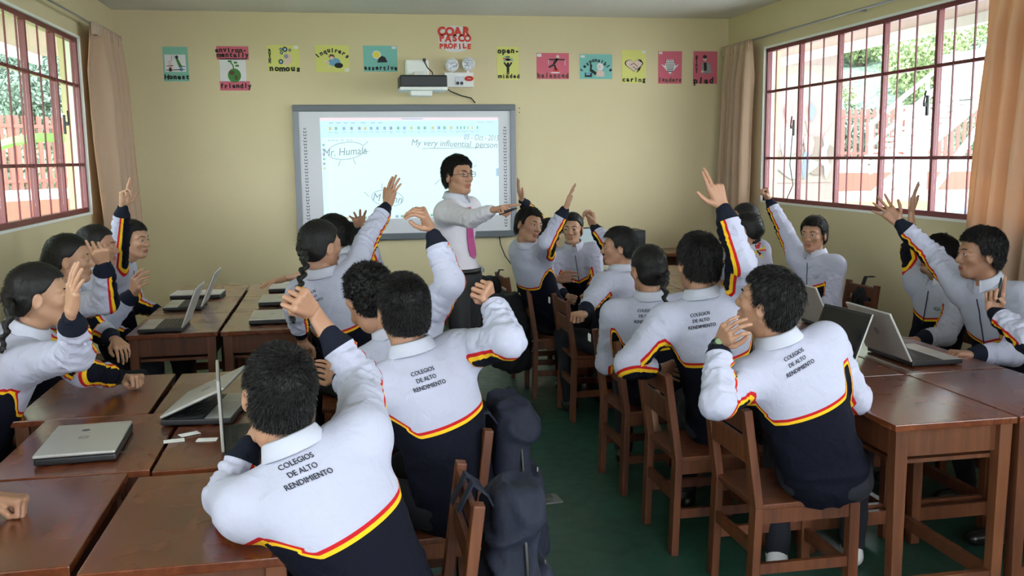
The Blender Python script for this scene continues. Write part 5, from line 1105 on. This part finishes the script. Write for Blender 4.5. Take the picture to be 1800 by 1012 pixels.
# ------------------------------------------------------------------ people
gS = None
Z = A3(0, 0, 1)
A_ = person('largest boy seen from behind, bare forearm and fist raised high, leaning on a desk', (487, 690, 2.38), -22, (.08, 2.30, .54), -60, -16,
    right=dict(e=(634, 668), en=False, w=(549, 545), wn=False, t=(508, 512), tn=True, pose='fist', cuff=.36, palm=(-.6, .8, .1), und=(.8, .5, -.6)),
    left=dict(e=('z', 398, 872, .81), w=('y', 445, 768, 2.58), t=('y', 500, 742, 2.55), pose='relaxed', cuff=.12, palm=(.3, -.5, .8), und=(.6, -.2, -1)),
    hair=('crop', 1), fine=True, pitch=-12, text=(-.20, -.045, .91), roll=6, headsc=1.03, skin='skin', fat=1.08)
B_ = person('boy with cropped hair seen from behind beside the aisle, bent arm ending in a fist', (708, 545, 3.15), -14, (.37, 3.12), -40, -22,
    right=dict(e=(893, 600), en=True, w=(862, 525), wn=False, t=(848, 500), pose='fist', cuff=.04, palm=(-.5, .8, 0), und=(0, -.3, -1)),
    left=dict(e=(628, 690), en=False, w=(590, 660), wn=False, pose='relaxed'),
    hair=('crop', 2), fine=True, text=(-.10, -.045, .85), headsc=1.02, fat=1.05, pitch=-4)
C_ = person('curly-haired student whose sleeve and cupped hand stretch up in front of the teacher', (645, 522, 3.75), -34, (.36, 3.80), -60, -30,
    right=dict(e=(792, 498), en=True, w=(757, 400), wn=False, t=(733, 352), pose='claw', cuff=.16, palm=(-.9, -.1, .2), und=(.9, .7, -.3)),
    left=dict(e=None), hair=('curly', 1), fine=True, Nofs=(.05, 0, -.01))
D_ = person('girl with a hanging black braid stretching an open hand over the whiteboard', (565, 432, 4.85), 52, (.10, 4.95), -30, 22,
    right=dict(e=(645, 420), en=False, w=(680, 362), wn=False, t=(694, 312), pose='open', cuff=.05, palm=(.7, .5, .1), und=(.6, .25, -.8)),
    left=dict(e=(520, 545), en=True, w=(532, 600), wn=False, pose='relaxed'), hair=('pulled', 2), fem=True, fine=True, text=(.1, -.075, .88), headsc=1.06,
    braid=([(-.01, -.11, .0), tuple(at_y(537, 462, 4.66)), tuple(at_y(528, 495, 4.60)), tuple(at_y(520, 530, 4.56)), tuple(at_y(515, 560, 4.56))], 1))
E_ = person('student hidden behind the braided girl, bare forearm laid flat on the desk', (583, 412, 5.95), -80, (.28, 5.90), -90, -88,
    left=dict(e=(560, 482), en=False, w=(502, 489), wn=False, t=(462, 498), pose='flat', cuff=.85, palm=(0, 0, -1)), hair=('flat', 3), skin='skin2')
F_ = person('student beyond the braided girl with a small spread hand before the whiteboard', (612, 424, 6.25), 40, (.22, 6.5), -60, 30,
    right=dict(e=(652, 447), en=True, w=(632, 397), t=(629, 372), pose='spread', cuff=.06, palm=(0, -1, .2)), hair=('flat', 4))
G_p = person('girl at the left edge with bent elbow raised, her fist resting on the desk', (72, 520, 3.74), 76, (-1.42, 3.78), 70, 62,
    right=dict(e=(136, 622), en=True, w=(124, 548), wn=True, t=(130, 476), pose='open', cuff=.14, palm=(.8, .5, 0), und=(.1, 1, -.4)),
    left=dict(e=(150, 655), en=False, w=(216, 664), wn=False, t=(262, 660), pose='fist', cuff=.14, palm=(.2, -.3, -.9)), hair=('pulled', 5), fem=True, fine=True, skin='skin2',
    braid=([(0, -.11, -.01), tuple(at_y(18, 545, 3.58)), tuple(at_y(10, 580, 3.56)), tuple(at_y(4, 610, 3.56))], 1), zip_=True)
H_p = person('girl with slicked dark hair in profile, hand with a raised forefinger beside her face', (124, 456, 4.85), 84, (-1.45, 4.92), 90, 80,
    right=dict(e=(186, 530), en=True, w=(182, 462), wn=True, t=(168, 425), pose='index', cuff=.03, palm=(-.3, 1, 0)),
    left=dict(e=(180, 585), en=False, w=(205, 598), wn=True, t=(222, 620), pose='relaxed', palm=(0, 0, -1)), hair=('pulled', 6), fem=True, skin='skin2', zip_=True)
I_p = person('student between the profile girl and the curtain, bent hand held over the open laptop', (172, 434, 5.62), 88, (-1.50, 5.45), 90, 80,
    right=dict(e=(190, 568), en=True, w=(233, 515), wn=True, t=(244, 482), pose='relaxed', cuff=.03, palm=(.5, .6, 0)), hair=('pulled', 6), fem=True, zip_=True)
J_p = person('boy before the corner curtain with one arm straight up', (234, 422, 6.25), 112, (-1.42, 6.35), 95, 85,
    right=dict(e=(209, 428), en=True, w=(216, 362), wn=True, t=(224, 310), pose='two', cuff=.06, palm=(.8, -.5, 0), und=(1, -.5, 0)), hair=('flat', 3), zip_=True, skin='skin2', Nofs=(-.06, 0, 0))
K_ = person('standing person in white shirt, magenta tie and glasses pointing across the class', (806, 309, 6.00), 146, (.79, 6.02, .93), 122, 132, stand=True, teacher=True,
    right=dict(e=(828, 385), en=True, w=(866, 369), wn=True, t=(906, 358), pose='point', cuff=.06, palm=(0, 0, -1)),
    left=dict(e=('y', 818, 428, 6.22), w=('y', 806, 488, 6.30)), hair=('short', 3), fine=True, sc=1.04, headsc=1.0, pitch=-4, fat=.90)
L_ = person('boy twisting round on his chair, sleeve raised across his body and fingers up', (930, 396, 6.30), 150, (1.50, 6.48), 60, 70,
    right=dict(e=(962, 425), en=True, w=(1006, 344), wn=True, t=(1016, 294), pose='open', cuff=.05, palm=(.8, -.2, .2), und=(.9, -.2, -.4)), hair=('flat', 5), fine=True, roll=-14)
M_ = person('student almost hidden behind the twisting boy, edge-on hand raised by the whiteboard corner', (966, 412, 7.15), 60, (1.62, 7.2), 60, 60,
    left=dict(e=(944, 385), en=False, w=(917, 352), t=(906, 314), pose='open', cuff=.05, palm=(1, 0, 0)), hair=('flat', 4))
N_ = person('young student with pulled-back hair looking over from beside the glowing laptop', (1006, 402, 6.85), 205, (1.86, 6.95), 200, 190, hair=('pulled', 7), fem=True, fine=True, zip_=True, skin='skin2', sc=.88, headsc=1.1)
O_ = person('boy in left profile with a raised hand, in front of the black computer', (1087, 434, 5.60), -76, (1.70, 5.68), -10, -38,
    right=dict(e=(1076, 442), en=False, w=(1044, 398), wn=False, t=(1032, 357), pose='claw', cuff=.05, palm=(-.8, -.4, 0)),
    left=dict(e=(1046, 520), en=True, w=(1026, 550), t=(1006, 556), pose='fist', cuff=.05, palm=(0, .2, -1)), hair=('flat', 5), fine=True)
P_ = person('girl seen from behind with a thick braid falling over her right shoulder', (1138, 474, 4.42), -14, (1.56, 4.50), 20, 4, right=dict(e=None), left=dict(e=None), hair=('pulled', 5), fem=True, fine=True, text=(-.03, -.045, .86), h=.0095, fat=1.08,
    braid=([(.03, -.10, .0), tuple(at_y(1168, 500, 4.22)), tuple(at_y(1170, 535, 4.20))], 1))
Q_ = person('boy seen from behind with two fingers pointed high, other elbow over the chair rail', (1226, 462, 3.80), -8, (1.66, 3.80), 20, 6,
    right=dict(e=(1303, 460), en=True, w=(1270, 362), wn=False, t=(1246, 300), pose='two', cuff=.08, palm=(-.2, 1, 0), und=(-1, .2, 0)),
    left=dict(e=(1104, 640), en=True, w=('y', 1205, 655, 4.0), pose='relaxed', und=(.2, -.5, -1)), hair=('short', 2), fine=True, text=(-.03, -.05, .86), headsc=1.03, fat=1.05)
R_ = person('boy with a wristwatch seen from behind, elbow on the chair, fingers by his face', (1349, 532, 3.10), -46, (1.74, 3.06), 25, -2,
    left=dict(e=(1262, 708), en=True, w=(1264, 604), wn=False, t=(1292, 566), pose='pinch', cuff=.05, palm=(.9, .3, 0), und=(.4, -.4, -1)),
    right=dict(e=(1502, 700), en=False, w=(1490, 690), wn=False, pose='typing', palm=(0, 0, -1)), hair=('short', 3), fine=True, text=(.10, -.005, .88), headsc=1.04, fat=1.02, pitch=-14, shoe='white', roll=-4)
S_ = person('girl with dark wavy hair tied in red and yellow ribbon by the far curtain', (1312, 403, 6.35), -45, (3.05, 6.45), -60, -40, hair=('pulled', 7), fem=True, braid=([(.02, -.10, .0), tuple(at_y(1328, 430, 6.28)), tuple(at_y(1334, 448, 6.26))], 1, 'ribbon'), text=False)
S2 = person('student hidden behind the ribboned girl, only dark hair in view', (1308, 384, 7.15), -60, (3.1, 7.25), -80, -60, hair=('pulled', 7), fem=True)
T_ = person('boy turned to the aisle before the bare wall, fist raised beside the curtain', (1430, 412, 6.05), -128, (3.30, 6.02), -100, -118,
    right=dict(e=(1378, 402), en=False, w=(1352, 352), wn=False, t=(1341, 318), pose='fist', cuff=.05, palm=(-1, 0, 0), und=(-.4, 0, -1)), hair=('flat', 4), fine=True, zip_=True, headsc=1.03)
U_ = person('student with lowered face whose bare forearm rises against the barred window', (1648, 450, 4.80), -98, (3.42, 4.86), -90, -108,
    right=dict(e=(1600, 440), en=False, w=(1603, 346), wn=True, t=(1613, 296), pose='open', cuff=.42, palm=(.7, -.6, 0), und=(-1, -.5, 0)),
    left=dict(e=(1660, 590), en=True, w=(1603, 598), wn=True, pose='typing', palm=(0, 0, -1)), hair=('short', 5), fine=True, zip_=True, pitch=-16)
V_ = person('boy reaching out a spread hand, his other hand on the silver laptop keyboard', (1722, 446, 4.05), -78, (3.30, 4.08), -90, -112,
    right=dict(e=(1640, 448), en=False, w=(1572, 384), wn=False, t=(1536, 346), pose='spread', cuff=.05, palm=(-.5, -.8, .1), und=(-.3, .2, -1)),
    left=dict(e=(1778, 640), en=True, w=(1706, 622), wn=True, t=(1655, 618), pose='typing', cuff=.05, palm=(0, 0, -1)), hair=('short', 4), fine=True, zip_=True, skin='skin3', headsc=1.03)
W_ = person('student cut off by the right edge, raised hand holding a black pen', (1880, 470, 3.30), -80, (3.25, 3.28), -90, -95,
    right=dict(e=(1812, 600), en=True, w=(1746, 548), wn=False, t=(1752, 488), pose='index', cuff=.05, palm=(-.6, -.6, 0), und=(-.5, .2, -1)),
    left=dict(e=None), hair=('flat', 5), fine=True, zip_=True)
X_ = person('student cut off by the left edge, a hand with a watch on the near desk', (-190, 700, 2.5), 75, (-1.45, 2.6), 85, 75,
    left=dict(e=(-1.20, 2.76, .80), w=(-.955, 2.66, .80), t=(-.82, 2.64, .785), pose='fist', cuff=.10, palm=(0, -.2, -1)), hair=('flat', 5), fine=False)
# ---- things people wear or hold

def strip(info, label, mb, m, name='necktie'): o = mb.build(name, m, info['root']); return o
kt = MB(); inf = K_; pts = []
for t, wd in ((.955, .020), (.93, .016), (.90, .020), (.80, .028), (.65, .033), (.50, .038), (.34, .040), (.24, .034), (.19, .006)):
    c = inf['onto'](t, 0.0, 1, .006)+inf['inv']; r_ = inf['rs']; pts.append((c, wd))
for (a, wa), (b, wb) in zip(pts, pts[1:]): 
    f_ = inf['fs']*.004; kt.add([a-inf['rs']*wa, a+inf['rs']*wa, b+inf['rs']*wb, b-inf['rs']*wb, a-inf['rs']*wa+f_, a+inf['rs']*wa+f_, b+inf['rs']*wb+f_, b-inf['rs']*wb+f_], [(0, 1, 2, 3), (7, 6, 5, 4), (0, 4, 5, 1), (1, 5, 6, 2), (2, 6, 7, 3), (3, 7, 4, 0)])
kt.build('necktie', mat('magenta_tie', (.42, .035, .20), .4), K_['root'])
gl_ = MB()
for s_ in (-1, 1):
    gl_.tube([(s_*.031+.021*c*(1 if abs(c) < .9 else .98), .104-.004*abs(c), .003+.0145*s) for c, s in [(math.copysign(abs(cos(t))**.6, cos(t)), math.copysign(abs(sin(t))**.6, sin(t))) for t in np.linspace(0, 2*pi, 25)[:-1]]], .0018, 6, closed=True); gl_.tube([(s_*.052, .100, .006), (s_*.074, .06, .006), (s_*.080, -.01, .003)], .0016, 6)
gl_.tube([(-.010, .105, .006), (0, .107, .008), (.010, .105, .006)], .0018, 6)
g_ = gl_.build('glasses', mat('dark_glasses_frame', (.03, .02, .03), .3), K_['root'], smooth=True); g_.matrix_local = K_['s4']
Wp, Rh, hv = K_['J']['R']; iv = K_['inv']
o = MB().tube([Wp+Rh@A3(.02, .035, .05), Wp+Rh@A3(.02, .030, .13), Wp+Rh@A3(.02, .028, .17)], [.008, .008, .004], 10).build('marker_pen', M['black'], None, smooth=True); tag(o, 'dark marker pen held in the pointing hand of the teacher', 'pen')
o = MB().tube([P0_ for P0_ in [K_['P0']+K_['inv']+A3(.145*cos(t)*cos(radians(115))+.118*sin(t)*sin(radians(115)), -.145*cos(t)*sin(radians(115))+.118*sin(t)*cos(radians(115)), .045) for t in np.linspace(0, 2*pi, 33)[:-1]]], .018, 6, closed=True).build('belt', M['shoe'], K_['root'], smooth=True)
b0 = K_['P0']+K_['inv']+fwd(115)*.136+A3(0, 0, .045); MB().bar(b0-fwd(115)*.002, b0+fwd(115)*.008, .045, .03).build('belt_buckle', M['zipm'], K_['root'], .003)
def watch(info, side, m='black', off=.02):
    s0, E, Wp, fd = info['arms'][side][:4]; c = Wp-fd*off; r_ = nrm(np.cross(fd, A3(.2, 1, .1))); u_ = np.cross(fd, r_); e = empty('wristwatch', tuple(c)); 
    MB().tube([r_*cos(t)*.033+u_*sin(t)*.029 for t in np.linspace(0, 2*pi, 21)[:-1]], .007, 6, closed=True).build('watch_strap', M['black'], e, smooth=True)
    q = nrm(CAM-c); q = nrm(q-fd*(q@fd)); MB().disc(q*.029, q, .018, .009, 16).build('watch_case', mat('watch_case', (.05, .06, .04), .3), e); MB().disc(q*.0385, q, .013, .001, 16).build('watch_face', mat('watch_face', (.25, .35, .2), .2), e)
    return e
tag(watch(R_, 'L', off=.018), 'black wristwatch on the raised wrist near the chair rail', 'watch'); tag(watch(X_, 'L', off=.012), 'dark wristwatch at the cuff of the hand resting at the picture edge', 'watch')
Wp, Rh, hv = W_['J']['R']; o = MB().tube([Wp+Rh@A3(-.02, .045, .05), Wp+Rh@A3(-.02, .03, .13), Wp+Rh@A3(-.02, .02, .155)], [.007, .007, .003], 8).build('pen', M['black'], None, smooth=True); tag(o, 'black pen held upright in the raised hand at the right edge', 'pen')
# ribbons on the girl by the far curtain
c = at_y(1332, 440, 6.27); rb = MB(); rm = random.Random(3)
for k in range(9): a = rm.uniform(0, 6.28); d = A3(cos(a)*.05, -.03, sin(a)*.06); rb.bar(c, c+d, .012, .004, (0, 1, 0), k % 2)
o = rb.build('hair_ribbon', [mat('rib_red', (.6, .04, .03), .6), mat('rib_yel', (.75, .55, .04), .6)], None); o.parent = S_['root']; o.matrix_parent_inverse = Matrix.Translation(tuple(S_['inv']))
if DBG: print('objects', len(bpy.data.objects), 'tris', sum(len(o.data.polygons)*2 for o in bpy.data.objects if o.type == 'MESH'))


c = A3(at_y(1147, 738, 4.30)); fr_ = [A3(1, 0, 0), A3(0, -1, 0)]
fp = [(sd_ell(c+A3(0, 0, .075), (.031, .028, .040)), .02, '+'), (sd_cone(c+A3(0, 0, .06), c+A3(-.004, -.008, -.035), .026, .032), .02, '+'), (sd_ell(c+A3(0, -.01, -.045), (.044, .020, .032)), .015, '+'), (sd_cone(c+A3(0, .03, .09), c+A3(.06, .14, .14), .034, .045), .02, '+')]
for k in range(5): a = c+A3(-.032+.016*k, -.018, -.068+.004*abs(k-.5)); fp.append((sd_cone(a+A3(0, 0, .012), a-A3(0, .004, .012-.002*k), .0105-.0012*k, .0105-.0014*k), .003, '+'))
V, Q = surf(fp, .004); o = link('bare_foot', npmesh('bare_foot', V+P_['inv'], Q), M['skin2'], P_['root']); o['label'] = 'bare foot resting under the chair seat'
